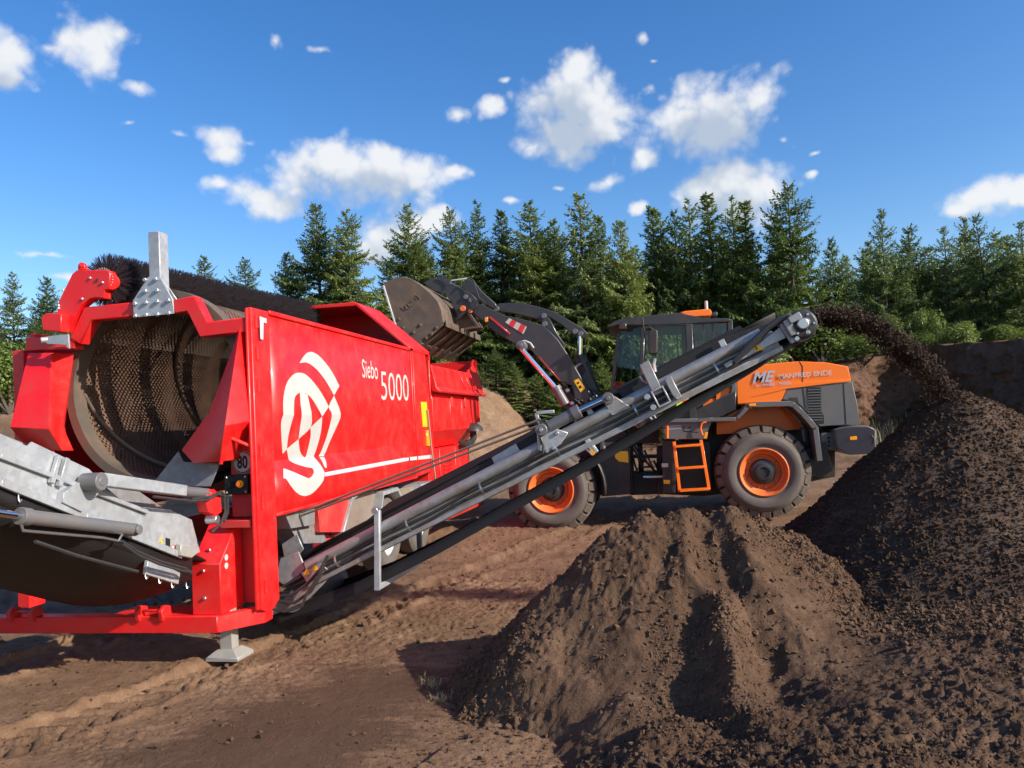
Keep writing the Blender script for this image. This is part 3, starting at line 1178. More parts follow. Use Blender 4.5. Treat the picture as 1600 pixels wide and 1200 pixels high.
# ------------------------------------------------------------------ sandy slope of the left bank: same ground, lighter soil
def slope_cover():
    xs, ys = np.arange(-16, 1.6, .07), np.arange(11.2, 20.5, .07)
    Xg, Yg = np.meshgrid(xs, ys)
    x, y = Xg.ravel(), Yg.ravel()
    z = ground_z(x, y, True) + .03 + .22 * np.abs(fbm(x, y, 1.3, 5, 3, .6)) + .08 * np.abs(fbm(x, y, 6, 3, 3, .6))
    hb = (1 - sstep(-2.3, .6, x + .5 * fbm(x, y, .35, 3, 2))) * sstep(11.4, 12.6, y + .5 * fbm(x, y, .5, 4, 4))
    z = z - (1 - sstep(.02, .12, hb)) * .6
    keep = z > ground_z(x, y, True) - .25
    me = grid_mesh('sandy_slope', np.stack([x, y, z], -1), len(ys), len(xs), 'bank_sand', keep=keep)
    link('sandy_slope', me, kind='structure')


slope_cover()


# ================================================================== TREES
def rot_about(v, ax, a):
    return Quaternion(ax, a) @ v


def make_spruce(seed, h, rad, open_=0.0, dead=.1):
    """returns (trunk mesh, crown mesh): whorled drooping boughs built of many small sprays"""
    rg = random.Random(seed)
    tk = MB()
    n = 9
    bend = rg.uniform(-.12, .12), rg.uniform(-.12, .12)

    def tp(z):
        t = z / h
        return Vector((bend[0] * math.sin(t * 3), bend[1] * math.sin(t * 2.4), z))
    tk.tube([tp(h * i / n) for i in range(n + 1)], [.012 * h * (1 - i / n) ** .9 + .008 for i in range(n + 1)], 7)
    V, Fa = [], []

    def tri(a, b, c):
        o = len(V)
        V.extend((a[:], b[:], c[:]))
        Fa.append((o, o + 1, o + 2))

    def spray(p, d, ln, w):
        # a flat kite-like spray with a second narrower one, slightly rolled
        d = d.normalized()
        sd = d.cross(Vector((rg.gauss(0, .35), rg.gauss(0, .35), 1))).normalized()
        q = p + d * ln * .42
        e = p + d * ln + Vector((0, 0, -ln * .12))
        o = len(V)
        w *= .95
        V.extend((p[:], (q + sd * w)[:], e[:], (q - sd * w)[:]))
        Fa.append((o, o + 1, o + 2, o + 3))
    z = h * .05
    while z < h - .10:
        t = z / h
        prof = (1 - t) ** .82 * (0.86 + .14 * math.sin(t * 11 + seed)) + .012
        if t < .16:
            prof *= .72 + t * 1.75
        k = rg.randint(5, 7) if t < .8 else rg.randint(3, 5)
        a0 = rg.uniform(0, 6.28)
        for j in range(k):
            if rg.random() < open_:
                continue
            a = a0 + j * 6.283 / k + rg.gauss(0, .22)
            L = max(.14, rad * prof * (rg.uniform(.55, 1.12) if rg.random() < .85 else 1.25))
            rise = -.30 + 1.05 * t ** 1.6 + rg.gauss(0, .10)
            out = Vector((math.cos(a), math.sin(a), 0))
            lat = Vector((-math.sin(a), math.cos(a), 0))
            p0 = tp(z + rg.uniform(-.12, .12))
            ns = max(4, int(L / .115))
            prev = p0
            pts = []
            for i in range(1, ns + 1):
                s = i / ns
                zz = rise * L * s - .26 * L * s * s * (1 - t) + .20 * L * s ** 3
                pts.append(p0 + out * (L * s * (1 - .06 * s)) + Vector((0, 0, zz)) + lat * (.05 * L * math.sin(s * 3 + a)))
            tk.tube([p0, pts[len(pts) // 2], pts[-1]], [.010 + .007 * L, .006 + .003 * L, .003], 3, cap=False)
            if rg.random() < dead and t < .35:
                continue
            for i, p in enumerate(pts):
                s = (i + 1) / ns
                if s < .22 and L > 1.2 and t < .6:
                    continue
                dr = (p - prev).normalized()
                prev = p
                ll = (.14 + .42 * min(L, 2.2) * (1 - s) * (.40 + s)) * rg.uniform(.7, 1.25)
                ll = min(ll, .80)
                for sg in (-1, 1):
                    d = dr * rg.uniform(.55, .95) + lat * sg * rg.uniform(.7, 1.0) + Vector((0, 0, -.34 + rg.gauss(0, .15)))
                    w = .030 + .030 * rg.random()
                    spray(p, d, ll, w)
                    if ll > .24:
                        dn_ = d.normalized()
                        for q in ((.25, .5, .72, .92) if ll > .45 else (.45, .85)):
                            d2 = dn_ * .6 + (lat * -sg * .3 + dr * .8) * rg.uniform(.3, 1) + Vector((0, 0, -.5 * rg.random()))
                            spray(p + dn_ * ll * q, d2, ll * .42, w * .85)
                            d3 = dn_ * .5 - dr * .7 * rg.uniform(.2, 1) + Vector((0, 0, -.6 * rg.random()))
                            spray(p + dn_ * ll * q, d3, ll * .36, w * .85)
                spray(p, Vector((rg.gauss(0, .3), rg.gauss(0, .3), -1)), rg.uniform(.14, .36) * (1.2 - t), .042)
                spray(p, dr + Vector((rg.gauss(0, .3), rg.gauss(0, .3), .5)), rg.uniform(.12, .24), .04)
        z += rg.uniform(.22, .36) * (1.05 if t < .6 else .72)
    # leader
    for i in range(14):
        p = tp(h - .5 + i * .035)
        spray(p, Vector((rg.gauss(0, 1), rg.gauss(0, 1), .6)), .10 + .12 * (1 - i / 14), .02)
    me = bpy.data.meshes.new('crown')
    me.from_pydata(V, [], Fa)
    me.update()
    return tk.mesh('trunk', 'bark', True), me


PROTO = []
for i, (h, rad, op, dead) in enumerate([(10, 3.3, .03, .1), (10, 2.9, .10, .15), (10, 3.6, .05, .1), (10, 2.5, .16, .25), (10, 3.2, .0, .1), (10, 3.5, .30, .3), (10, 2.2, .05, .2)]):
    PROTO.append(make_spruce(40 + i, h, rad, op, dead))
for i, p in enumerate(PROTO):
    p[1].materials.append(MATS['spruce_blue' if i in (1, 5) else 'spruce'])


def ground_at(x, y):
    return float(ground_z(np.array([x]), np.array([y]), False)[0])


def spruce(px, py, d, kind, label, wide=1.0, group='spruces along the edge of the yard'):
    tip = at(px, py, d)
    gz = ground_at(tip.x, tip.y) - .1
    s = (tip.z - gz) / 10.0
    e = bpy.data.objects.new('spruce_tree', None)
    e.empty_display_size = .3
    COL.objects.link(e)
    e.location = (tip.x, tip.y, gz)
    e.rotation_euler = (random.gauss(0, .012), random.gauss(0, .012), random.uniform(0, 6.28))
    sw = s * wide * 1.18 * random.uniform(.94, 1.1)
    e.scale = (sw, sw, s)
    e['label'] = label
    e['category'] = 'tree'
    e['group'] = group
    for nm, me in zip(('trunk', 'crown'), PROTO[kind]):
        c = bpy.data.objects.new(nm, me)
        COL.objects.link(c)
        c.parent = e
    return e


TREES = [  # tip px, py, distance, kind, width, label
    (20, 428, 40, 1, 1.0, 'far spruce at the left edge beside the red screen frame'),
    (72, 432, 40, 0, 1.0, 'far spruce behind the red brush bracket, second from the left edge'),
    (318, 402, 38, 4, 1.1, 'small pointed spruce tip above the drum, right of the grey post'),
    (380, 404, 38, 2, 1.0, 'lone dark spruce between the brush and the tall pair of spruces'),
    (443, 395, 33, 0, .9, 'shorter spruce just left of the tall pair above the red hood'),
    (492, 318, 32, 0, 1.0, 'left one of the tall pair of spruces above the red hood'),
    (537, 330, 31, 2, .95, 'right one of the tall pair of spruces, beside the white cloud gap'),
    (640, 322, 33, 4, 1.0, 'broad spruce directly above the raised bucket'),
    (702, 327, 33, 2, .85, 'dark dense spruce just right of the one above the bucket'),
    (747, 320, 34, 3, 1.0, 'slim spruce above the joint of bucket and boom'),
    (780, 330, 34, 6, 1.1, 'thin spruce tip right above the start of the loader boom'),
    (830, 318, 33, 4, 1.05, 'wide spruce over the middle of the loader boom'),
    (868, 345, 34, 1, 1.0, 'lower spruce between the two tall ones over the boom'),
    (905, 303, 32, 1, 1.0, 'tall spruce above the rear end of the loader boom'),
    (940, 338, 33, 6, 1.0, 'narrow spruce left of the cab roof'),
    (967, 343, 31, 0, .85, 'symmetrical spruce right above the front of the cab roof'),
    (1016, 325, 33, 6, 1.0, 'narrow spruce above the cab, left of the white beacon post'),
    (1034, 330, 34, 3, .9, 'slim spruce tip just behind the narrow one over the cab'),
    (1052, 328, 32, 1, .8, 'slender spruce above the middle of the cab roof'),
    (1074, 310, 32, 3, .95, 'thin spruce above the orange roof panel'),
    (1101, 308, 33, 6, 1.2, 'tall narrow spruce above the right end of the orange roof panel'),
    (1143, 314, 32, 3, 1.0, 'slim spruce with light boughs right of the cab'),
    (1168, 314, 31, 6, 1.1, 'narrow spruce left of the tallest tree'),
    (1203, 322, 34, 1, .8, 'spruce half hidden behind the left side of the tallest tree'),
    (1222, 288, 30, 2, .95, 'tallest spruce, above the conveyor end'),
    (1298, 376, 33, 4, .9, 'lower spruce right of the tallest tree, sloping skyline'),
    (1322, 398, 36, 0, .8, 'small spruce in the dip of the skyline'),
    (1348, 392, 35, 6, 1.0, 'small spruce left of the ragged open-topped tree'),
    (1370, 328, 31, 5, .8, 'ragged open-topped spruce right of the skyline dip'),
    (1425, 352, 32, 5, .95, 'broad spruce right of the ragged open-topped one'),
    (1475, 352, 31, 5, .8, 'spruce left of the cloud at the right edge'),
    (1502, 342, 33, 1, .9, 'thin-topped spruce under the cloud at the right edge'),
    (1545, 332, 30, 5, .85, 'sparse leaning spruce near the right edge'),
    (1592, 345, 29, 5, .9, 'sparse spruce at the right edge of the picture'),
    (1660, 330, 30, 2, 1.0, 'spruce just beyond the right edge of the wood'),
]
for (px, py, d, k, w, lb) in TREES:
    t_ = spruce(px, py, d, k, lb, w)
    if 'leaning' in lb:
        t_.rotation_euler[1] = -.06
# second and third rows: lower tips that fill the wood behind and between the front trees
rr = random.Random(21)
for px in range(-80, 1760, 30):
    if 95 < px < 300:
        base = 470
    elif px < 100:
        base = 470
    elif px < 430:
        base = 465
    elif px < 600:
        base = 420 if px < 570 else 465
    elif 1250 < px < 1350:
        base = 440
    else:
        base = 362
    spruce(px + rr.uniform(-14, 14), base + rr.uniform(-4, 48), rr.uniform(34, 42), rr.choice([0, 2, 4, 1, 2]), 'dark spruce in the rows behind, its crown lost among the front trees', rr.uniform(1.0, 1.25), 'spruces deeper in the wood')


def make_shrub(seed, h, w, leaf=.07, n=2600):
    rg = random.Random(seed)
    tk = MB()
    V, Fa = [], []
    lumps = []
    for i in range(9):
        a, r_ = rg.uniform(0, 6.28), rg.uniform(0, .55) * w
        zc = rg.uniform(.3, .88) * h
        c = Vector((math.cos(a) * r_, math.sin(a) * r_, zc))
        lumps.append((c, rg.uniform(.22, .4) * w))
        tk.tube([(0, 0, 0), c * .5 + Vector((0, 0, -.05 * h)), c], [.03, .02, .008], 4, cap=False)
    for i in range(n):
        c, r_ = rg.choice(lumps)
        d = Vector((rg.gauss(0, 1), rg.gauss(0, 1), rg.gauss(0, 1))).normalized()
        p = c + d * r_ * rg.random() ** .35
        if p.z < .02:
            p.z = .02 + rg.random() * .2
        u = Vector((rg.gauss(0, 1), rg.gauss(0, 1), rg.gauss(0, .6) - .2)).normalized()
        v_ = u.cross(d + Vector((0, 0, .6))).normalized()
        l = leaf * rg.uniform(.6, 1.4)
        o = len(V)
        V.extend(((p)[:], (p + u * l * .5 + v_ * l * .35)[:], (p + u * l)[:], (p + u * l * .5 - v_ * l * .35)[:]))
        Fa.append((o, o + 1, o + 2, o + 3))
    me = bpy.data.meshes.new('foliage')
    me.from_pydata(V, [], Fa)
    me.materials.append(MATS['shrub'])
    return tk.mesh('stem', 'bark'), me


SHR = [make_shrub(i, 1.0, 1.0, l_, 5200) for i, l_ in ((1, .050), (2, .040), (3, .058))]
SHRUBS = [  # base px, py, distance, height, width
    (1285, 565, 26, 1.9, 2.4, 'bright shrub behind the conveyor end, left of the falling soil'), (1340, 572, 26, 1.5, 2.0, 'light green shrub below the arc of falling soil'),
    (1240, 560, 27, 1.7, 2.0, 'green shrub just under the conveyor head'),
    (1395, 545, 27, 1.3, .9, 'yellow-green shrub right of the falling soil, left of three'), (1428, 545, 27, .7, 1.2, 'yellow-green shrub behind the bank, middle of three'),
    (1508, 538, 26.5, .85, 1.0, 'bright low shrub on the edge of the right bank'), (1458, 545, 27.5, 1.5, .9, 'taller shrub between the two bright ones on the bank'),
    (880, 690, 21, .7, 1.1, 'low green shrub behind the lift cylinder'), (1040, 680, 23, 3.3, 1.8, 'green bush seen through the cab windows'), (990, 680, 24, 2.4, 2.0, 'green bush behind the cab door'),
    (1130, 640, 24, 2.2, 2.4, 'bush behind the cab, right of its rear window'), (1185, 610, 25, 1.9, 2.2, 'bush behind the orange hood'),
    (15, 640, 27, 2.4, 2.4, 'olive green bush at the left edge above the bank'), (50, 630, 30, 1.6, 2.0, 'small bush beside the red gusset at the left'),
    (1560, 532, 27, .6, 1.4, 'low shrub at the right end of the bank'),
]
for (px, py, d, k, w, lb) in [(772, 545, 25, 4, 1.5, 'young spruce standing on top of the sandy slope'), (800, 565, 24.5, 0, 1.5, 'bright young spruce right below the red and white board'), (752, 575, 26, 2, 1.5, 'small young spruce at the crest of the sandy slope'),
                          (835, 585, 24.5, 2, 1.6, 'young spruce under the bend of the loader boom'), (862, 600, 24, 4, 1.7, 'young spruce behind the white lift cylinder rod'), (905, 590, 25, 0, 1.4, 'young spruce left of the loader front frame'), (938, 560, 26, 4, 1.2, 'young spruce between the boom and the cab'),
                          (1165, 520, 27, 2, 1.2, 'young spruce behind the conveyor end, above the hood')]:
    spruce(px, py, d, k, lb, w, 'young spruces at the edge of the wood')
for i, (px, py, d, h, w, lb) in enumerate(SHRUBS):
    p = at(px, py, d)
    e = thing('shrub', (0, 0, 0), lb, 'shrub', 'shrubs in front of the wood')
    e.location = (p.x, p.y, p.z - .15)
    e.rotation_euler = (0, 0, rr.uniform(0, 6))
    e.scale = (w, w, h)
    for nm, me in zip(('stem', 'foliage'), SHR[i % 3]):
        c = bpy.data.objects.new(nm, me)
        COL.objects.link(c)
        c.parent = e


def blades(name, P_, hs, mat, wd=.02, lean=.4, **props):
    n = len(P_)
    a = RNG.uniform(0, 6.28, n)
    dx, dy = np.cos(a), np.sin(a)
    ln = RNG.uniform(.1, 1, n) * lean
    w = wd * RNG.uniform(.6, 1.3, n)
    b1 = P_ + np.stack([-dy * w, dx * w, 0 * w], -1)
    b2 = P_ - np.stack([-dy * w, dx * w, 0 * w], -1)
    md = P_ + np.stack([dx * ln * hs * .35, dy * ln * hs * .35, hs * .6], -1)
    m1, m2 = md + (b1 - P_) * .7, md + (b2 - P_) * .7
    tp_ = P_ + np.stack([dx * ln * hs, dy * ln * hs, hs * (1 - .3 * ln)], -1)
    V = np.stack([b1, b2, m2, m1, tp_], 1).reshape(-1, 3)
    o = np.arange(n) * 5
    F4 = [(i, i + 1, i + 2, i + 3) for i in o] + [(i + 3, i + 2, i + 4) for i in o]
    me = bpy.data.meshes.new(name)
    me.from_pydata(V.tolist(), [], [tuple(int(q) for q in f) for f in F4])
    me.materials.append(MATS[mat])
    return link(name, me, **props)


def undergrowth():
    n = 9000
    x, y = RNG.uniform(-16, 22, n), RNG.uniform(15.5, 30, n)
    hb = (1 - sstep(-2.3, .6, x)) * 1.0
    ok = (y > 17.3) | ((x > 1.0) & (y > 16.2 + .5 * np.sin(x))) & (x < 12)
    dens_ = fbm(x, y, .5, 3, 3) > -.25
    ok &= dens_
    x, y = x[ok], y[ok]
    z = ground_z(x, y, False)
    blades('undergrowth', np.stack([x, y, z], -1), RNG.uniform(.15, .65, len(x)), 'grass_dry', .022, .6, kind='stuff', label='dry grass and weeds along the foot of the wood', category='grass')


undergrowth()
from mathutils.geometry import tessellate_polygon

# ================================================================== RED DRUM SCREEN
T = thing('drum_screen', (-1.25, 3.0, 0), 'big red mobile drum screen with white emblem on its side and a long discharge conveyor', 'screening machine')


# --- side panel with its shallow V fold
def fold(y, z):
    """how far the sheet sits inside the plane x = 0"""
    top, mid, low = 2.06, 1.64, 1.44
    if z >= top or z <= low:
        d = 0.0
    elif z >= mid:
        d = (top - z) / (top - mid)
    else:
        d = (z - low) / (mid - low)
    e = 3.85 + max(0.0, (z - mid) / (top - mid)) * .55 if z > mid else 3.85 + (mid - z) / (mid - low) * .30
    k = min(1.0, max(0.0, (e + .0 - y) / .30 + 1.0)) if y > e - .0 else 1.0
    return -.09 * d * k


sp = MB()
ys = [.30, .5, 3.55, 3.85, 4.0, 4.15, 4.42]
rows = []
for z in (1.165, 1.44, 1.54, 1.64, 1.85, 2.06, 2.99):
    rw = []
    for y in ys:
        zz = z
        if z == 1.165:
            zz = 1.165
        rw.append((fold(y, z), y, zz))
    rows.append(rw)
sp.sheet(rows)
SIDE = part('side_panel', sp, 'red', T, bevel=0, solid=.012)
# folded rim of the panel, front post strip with the deep corner, rear post
mb = MB()
mb.slab([(.012, -.02, 3.0), (.012, .30, 3.0), (.012, .30, .42), (.012, .20, .36), (.012, .06, .36), (.012, -.02, .40)], (-.06, 0, 0))
part('corner_post', mb, 'red', T, .006)
mb = MB()
mb.bx((-.034, -.05, .40), (-.010, .0, 2.99))
part('door_frame_post', mb, 'red', T, .006)
mb = MB()
mb.slab([(.02, 4.42, 2.99), (.02, 5.12, 2.985), (.02, 5.45, 1.2), (.02, 4.42, 1.165)], (-.10, 0, 0))
mb.bx((.021, 4.46, 1.24), (.035, 4.50, 2.95))
part('rear_post', mb, 'red', T, .006)
mb = MB()
mb.bx((.0, .28, 2.97), (.03, 4.5, 3.01))
mb.bx((.0, .28, 1.15), (.03, 4.45, 1.18))
part('panel_rim', mb, 'red', T, .006)
# hinges on the corner post
hm = MB()
hm.cyl((.014, 0, -.055), (.014, 0, .055), .011, 8)
hm.bx((.007, .0, -.05), (.016, .06, .05))
hme = hm.mesh('hinge', 'red')
for z in (.58, 1.30, 1.75, 2.32, 2.60, 2.88):
    o = bpy.data.objects.new('hinge', hme)
    COL.objects.link(o)
    o.parent = T
    o.matrix_parent_inverse = Matrix.Translation(-Vector(T.location))
    o.location = (.006, .045, z)


def decal(polys, mat, name, lift=.004, flat=False):
    """flat print on the folded side sheet: outlines traced on the sheet, cut along its folds"""
    bm = bmesh.new()
    for pts in polys:
        pp = [pX(*q, 0.0) for q in pts]
        if not flat:
            for _ in range(4):
                pp = [pX(*q, fold(p.y, p.z)) for q, p in zip(pts, pp)]
        vs = [bm.verts.new((0, p.y, p.z)) for p in pp]
        for tri_ in tessellate_polygon([[Vector((p.y, p.z, 0)) for p in pp]]):
            try:
                bm.faces.new([vs[i_] for i_ in tri_])
            except ValueError:
                pass
    for z in (1.44, 1.54, 1.64, 1.85, 2.06):
        bmesh.ops.bisect_plane(bm, geom=bm.verts[:] + bm.edges[:] + bm.faces[:], plane_co=(0, 0, z), plane_no=(0, 0, 1))
    for y in (3.55, 3.85, 4.0, 4.15):
        bmesh.ops.bisect_plane(bm, geom=bm.verts[:] + bm.edges[:] + bm.faces[:], plane_co=(0, y, 0), plane_no=(0, 1, 0))
    for v in bm.verts:
        v.co.x = (.0 if flat else fold(v.co.y, v.co.z)) + .006 + lift
    for f in bm.faces:
        f.normal_update()
        if f.normal.x < 0:
            f.normal_flip()
    me = bpy.data.meshes.new(name)
    bm.to_mesh(me)
    bm.free()
    me.materials.append(MATS[mat])
    return link(name, me, SIDE)


def EM(l):      # emblem outlines were read off an enlargement of the photograph
    return [(420 + a / 5.0, 540 + b / 5.0) for a, b in l]


emb = [
    # outer shell, upper arc
    EM([(232, 138), (255, 98), (285, 62), (315, 50), (345, 55), (390, 85), (440, 140), (490, 210), (545, 315), (503, 390), (465, 320), (420, 250), (370, 190), (320, 148), (280, 132)]),
    # inner shell, left: arch and its right limb
    EM([(106, 540), (104, 450), (112, 370), (130, 300), (160, 250), (195, 220), (230, 212), (270, 220), (320, 260), (380, 335), (430, 415), (462, 478), (410, 555), (385, 505), (340, 430), (295, 380), (262, 372), (235, 366), (205, 390), (192, 430), (188, 545)]),
    EM([(88, 605), (106, 540), (188, 545), (160, 640), (140, 740), (132, 808), (100, 845), (92, 740)]),
    EM([(235, 366), (295, 380), (310, 450), (328, 540), (318, 640), (226, 730), (236, 640), (250, 540), (240, 450)]),
    EM([(318, 640), (410, 555), (405, 640), (385, 740), (345, 870), (280, 876), (305, 780), (320, 700)]),
    EM([(132, 808), (226, 730), (230, 790), (245, 845), (280, 876), (345, 870), (395, 930), (428, 990), (425, 1030), (410, 1070), (350, 1140), (300, 1170), (250, 1172), (200, 1140), (160, 1090), (130, 1045), (106, 1035), (106, 958), (180, 985), (290, 1032), (318, 1030), (340, 1005), (345, 980), (332, 956), (290, 950), (220, 930), (155, 898), (140, 850)]),
    EM([(462, 478), (503, 390), (555, 535), (520, 640), (470, 750), (425, 865), (385, 865), (425, 770), (460, 660), (486, 540)]),
    EM([(388, 872), (425, 872), (440, 905), (445, 955), (430, 950), (410, 905)]),
]
for e_ in emb:
    decal([smooth_outline(e_)], 'white_paint', 'emblem_piece')
C3 = lambda l: [(370 + a / 3.4275, 450 + b / 3.4275) for a, b in l]
decal([C3([(467, 988), (700, 945), (915, 906), (917, 925), (700, 966), (467, 1010)])], 'stripe_grey', 'stripe')
decal([C3([(917, 906), (1040, 893), (1042, 912), (917, 925)])], 'stripe_grey', 'stripe', lift=.022, flat=True)
decal([C3([(102, 153), (140, 166), (140, 190), (124, 186), (122, 278), (106, 274)])], 'stripe_grey', 'corner_mark', lift=.030, flat=True)

p = pX(565, 590)
place_text(text_mesh('Siebo', 'white_paint', .53, .225, bold=.006), (.011, p.y, 2.50), (0, 1, 0), (0, 0, 1), SIDE)
place_text(text_mesh('5000', 'white_paint', 1.12, .37, bold=-.004), (.011, 3.15, 2.245), (0, 1, 0), (0, 0, 1), SIDE)

mb = MB()
mb.X([(658, 628), (667, 628), (670, 667), (661, 667)], .036, .012)
part('reflector', mb, 'yellow', T, .002, label='yellow reflector strip')
mb = MB()
mb.X([(667, 672), (671, 672), (673, 697), (668, 697)], .05, .03)
part('side_lamp', mb, 'amber', T, .004)

# --- screening drum: punched sheet, rings, helical flights inside
DC = Vector((-1.06, 0, 2.37))
DR, DY0, DY1 = .86, .16, 5.25


def drum():
    n, k = 96, 36
    me = bpy.data.meshes.new('drum')
    vs, fs, uv = [], [], []
    for j in range(k + 1):
        y = DY0 + .12 + (DY1 - DY0 - .12) * j / k
        for i in range(n + 1):
            a = 2 * math.pi * i / n
            vs.append((DC.x + DR * math.cos(a), y, DC.z + DR * math.sin(a)))
            uv.append((a * DR, y))
    for j in range(k):
        for i in range(n):
            a = j * (n + 1) + i
            fs.append((a, a + 1, a + n + 2, a + n + 1))
    me.from_pydata(vs, [], fs)
    ul = me.uv_layers.new(name='UVMap')
    for l in me.loops:
        ul.data[l.index].uv = uv[l.vertex_index]
    me.polygons.foreach_set('use_smooth', [True] * len(fs))
    me.materials.append(MATS['screen_sheet'])
    d = link('drum', me, T)
    for y0, y1, r1 in ((DY0 - .02, DY0 + .14, DR + .05), (DY1 - .3, DY1, DR + .03)):
        m_ = MB()
        m_.lathe((DC.x, 0, DC.z), (0, 1, 0), [(DR - .03, y0), (r1, y0), (r1, y1), (DR - .03, y1)], 72, close=True)
        part('end_ring', m_, 'drum_steel', d, 0)
    m_ = MB()
    for st in (0, math.pi):
        rows_ = []
        for i in range(190):
            t = i / 189
            a = st + t * 2 * math.pi * 1.6
            y = DY0 + .1 + t * (DY1 - DY0 - .1)
            rows_.append([(DC.x + r_ * math.cos(a), y + .05 * (DR - r_), DC.z + r_ * math.sin(a)) for r_ in (DR - .004, DR - .055)])
        m_.sheet(rows_)
    part('flight', m_, 'drum_steel', d, 0, solid=.012)
    # solid outer jacket over the upper drum, seen above the side panel
    m_ = MB()
    rows_ = []
    for j in range(2):
        y = (DY0 + .42, DY1 - .1)[j]
        rows_.append([(DC.x + (DR + .035) * math.cos(a), y, DC.z + (DR + .035) * math.sin(a)) for a in [R(0) + R(128) * i / 48 for i in range(49)]])
    m_.sheet(rows_)
    del m_
    m_ = MB()      # added shell outside the drum: darkens its holes and shuts out the sky
    m_.sheet([[(DC.x + (DR + .14) * math.cos(a), y, DC.z + (DR + .14) * math.sin(a)) for a in [R(118) + R(242) * i / 48 for i in range(49)]] for y in (DY0 + .3, DY1 - .1)])
    part('hole_backing', m_, 'drum_steel', d, 0, solid=.01)
    return d


drum()

# --- rear frame of square tube over the drum mouth, and the raised post with its bolted plates
C1 = lambda l: [(a / 3.4275, 350 + b / 3.4275) for a, b in l]


def framebar(pts_px, y, w, h, parent, mat='red', name='rear_frame'):
    m_ = MB()
    m_.slab(mitred([pY(*q, y - h / 2) for q in pts_px], w), (0, h, 0))
    return part(name, m_, mat, parent, .008)


FR = framebar(C1([(400, 628), (470, 480), (715, 455)]), .02, .125, .12, T)
framebar(C1([(135, 645), (400, 632)]), .03, .12, .12, FR, name='frame_tube')
framebar(C1([(930, 442), (1020, 425), (1090, 565), (1310, 538)]), .02, .125, .12, FR, name='frame_tube')
mb = MB()
mb.Y(C1([(792, 282), (860, 290), (925, 405), (930, 480), (715, 502), (710, 412)]), -.06, .014)
PL = part('bolted_plate', mb, 'galvanised', FR, .003)
mb = MB()
mb.Y(C1([(800, 282), (870, 290), (945, 400), (945, 470), (725, 495), (722, 412)]), .10, .014)
part('bolted_plate', mb, 'galvanised', FR, .003)
bolts([pY(*q, -.06) for q in C1([(780, 300), (838, 296), (783, 360), (845, 357), (727, 428), (786, 422), (846, 416), (906, 410), (730, 493), (787, 488), (848, 485), (908, 478)])], (0, -1, 0), .019, .024, FR)
mb = MB()
a, b = pY(240, 362, -.04), pY(240.5, 452, -.04)
mb.bx((a.x - .055, -.045, b.z - .05), (a.x + .055, .085, a.z))
part('raised_post', mb, 'galvanised', FR, .006)
# left corner: red gusset housing, right corner: red gusset housing
mb = MB()


def hull(front, back):
    """closed solid between two outlines with the same number of points"""
    n = len(front)
    vs = list(front) + list(back)
    fs = [tuple(range(n))[::-1], tuple(range(n, 2 * n))] + [(i, (i + 1) % n, (i + 1) % n + n, i + n) for i in range(n)]
    return vs, fs


gl_top = [pY(*q, -.04) for q in C1([(150, 690), (275, 690), (352, 690)])]
gl_mid = [pY(*q, -.30) for q in C1([(52, 1090), (262, 1098)])]
mid_r = pY(*C1([(335, 1080)])[0], -.02)
gl_low = [pY(*q, -.05) for q in C1([(140, 1190), (330, 1215)])]
low_r = pY(*C1([(395, 1215)])[0], .06)
bk = .25
vs = [gl_top[0], gl_top[1], gl_top[2] + Vector((0, .1, 0)), gl_mid[0], gl_mid[1], mid_r, gl_low[0], gl_low[1], low_r]
vs += [Vector((v.x - (.20 if i_ in (2, 5, 8) else .14 if i_ in (1, 4, 7) else 0), bk, v.z)) for i_, v in enumerate(vs)]
fs = [(0, 3, 4, 1), (1, 4, 5, 2), (3, 6, 7, 4), (4, 7, 8, 5), (0, 1, 2, 11, 10, 9), (6, 15, 16, 17, 8, 7), (0, 9, 12, 3), (3, 12, 15, 6), (2, 5, 14, 11), (5, 8, 17, 14), (9, 10, 11, 14, 17, 16, 15, 12)]
mb.add(vs, fs)
part('corner_gusset', mb, 'red', T, .006, label='left red corner housing')
mb = MB()
C2 = lambda l: [(a / 3.0, 650 + b / 3.0) for a, b in l]
t0 = pY(*C1([(1283, 560)])[0], -.05)
t1 = pY(*C1([(1305, 640)])[0], .0)
m0 = pY(*C1([(1122, 1003)])[0], -.06)
m1 = pY(*C1([(1205, 1080)])[0], -.30)
m2 = pY(*C1([(1322, 1060)])[0], -.10)
l0 = pY(*C2([(850, 160)])[0], -.05)
l1 = pY(*C2([(905, 222)])[0], -.12)
l2 = pY(*C2([(1030, 215)])[0], -.20)
l3 = pY(*C2([(1125, 70)])[0], -.06)
vs = [t0, t1, m0, m1, m2, l0, l1, l2, l3]
bv = [Vector((v.x, .16, v.z)) for v in vs]
fs = [(0, 2, 3), (0, 3, 4), (0, 4, 1), (2, 5, 6, 3), (3, 6, 7), (3, 7, 8, 4)]
nb = 9
fs += [(0, nb, nb + 2, 2), (2, nb + 2, nb + 5, 5), (5, nb + 5, nb + 6, 6), (6, nb + 6, nb + 7, 7), (7, nb + 7, nb + 8, 8), (8, nb + 8, nb + 4, 4), (4, nb + 4, nb + 1, 1), (1, nb + 1, nb, 0), (nb, nb + 1, nb + 4, nb + 8, nb + 7, nb + 6, nb + 5, nb + 2)]
mb.add(vs + bv, fs)
part('corner_gusset', mb, 'red', T, .004, label='right red corner housing')
# left outer post and lower left pieces seen past the drum
mb = MB()
mb.bx((-2.5, .1, .4), (-2.38, .3, 2.8))
mb.bx((-2.5, .3, 1.15), (-2.44, 5.0, 2.98))
part('far_side_panel', mb, 'red', T, .006)

# --- brush over the drum with its red bracket
BC = Vector((-1.415, 0, 3.36))


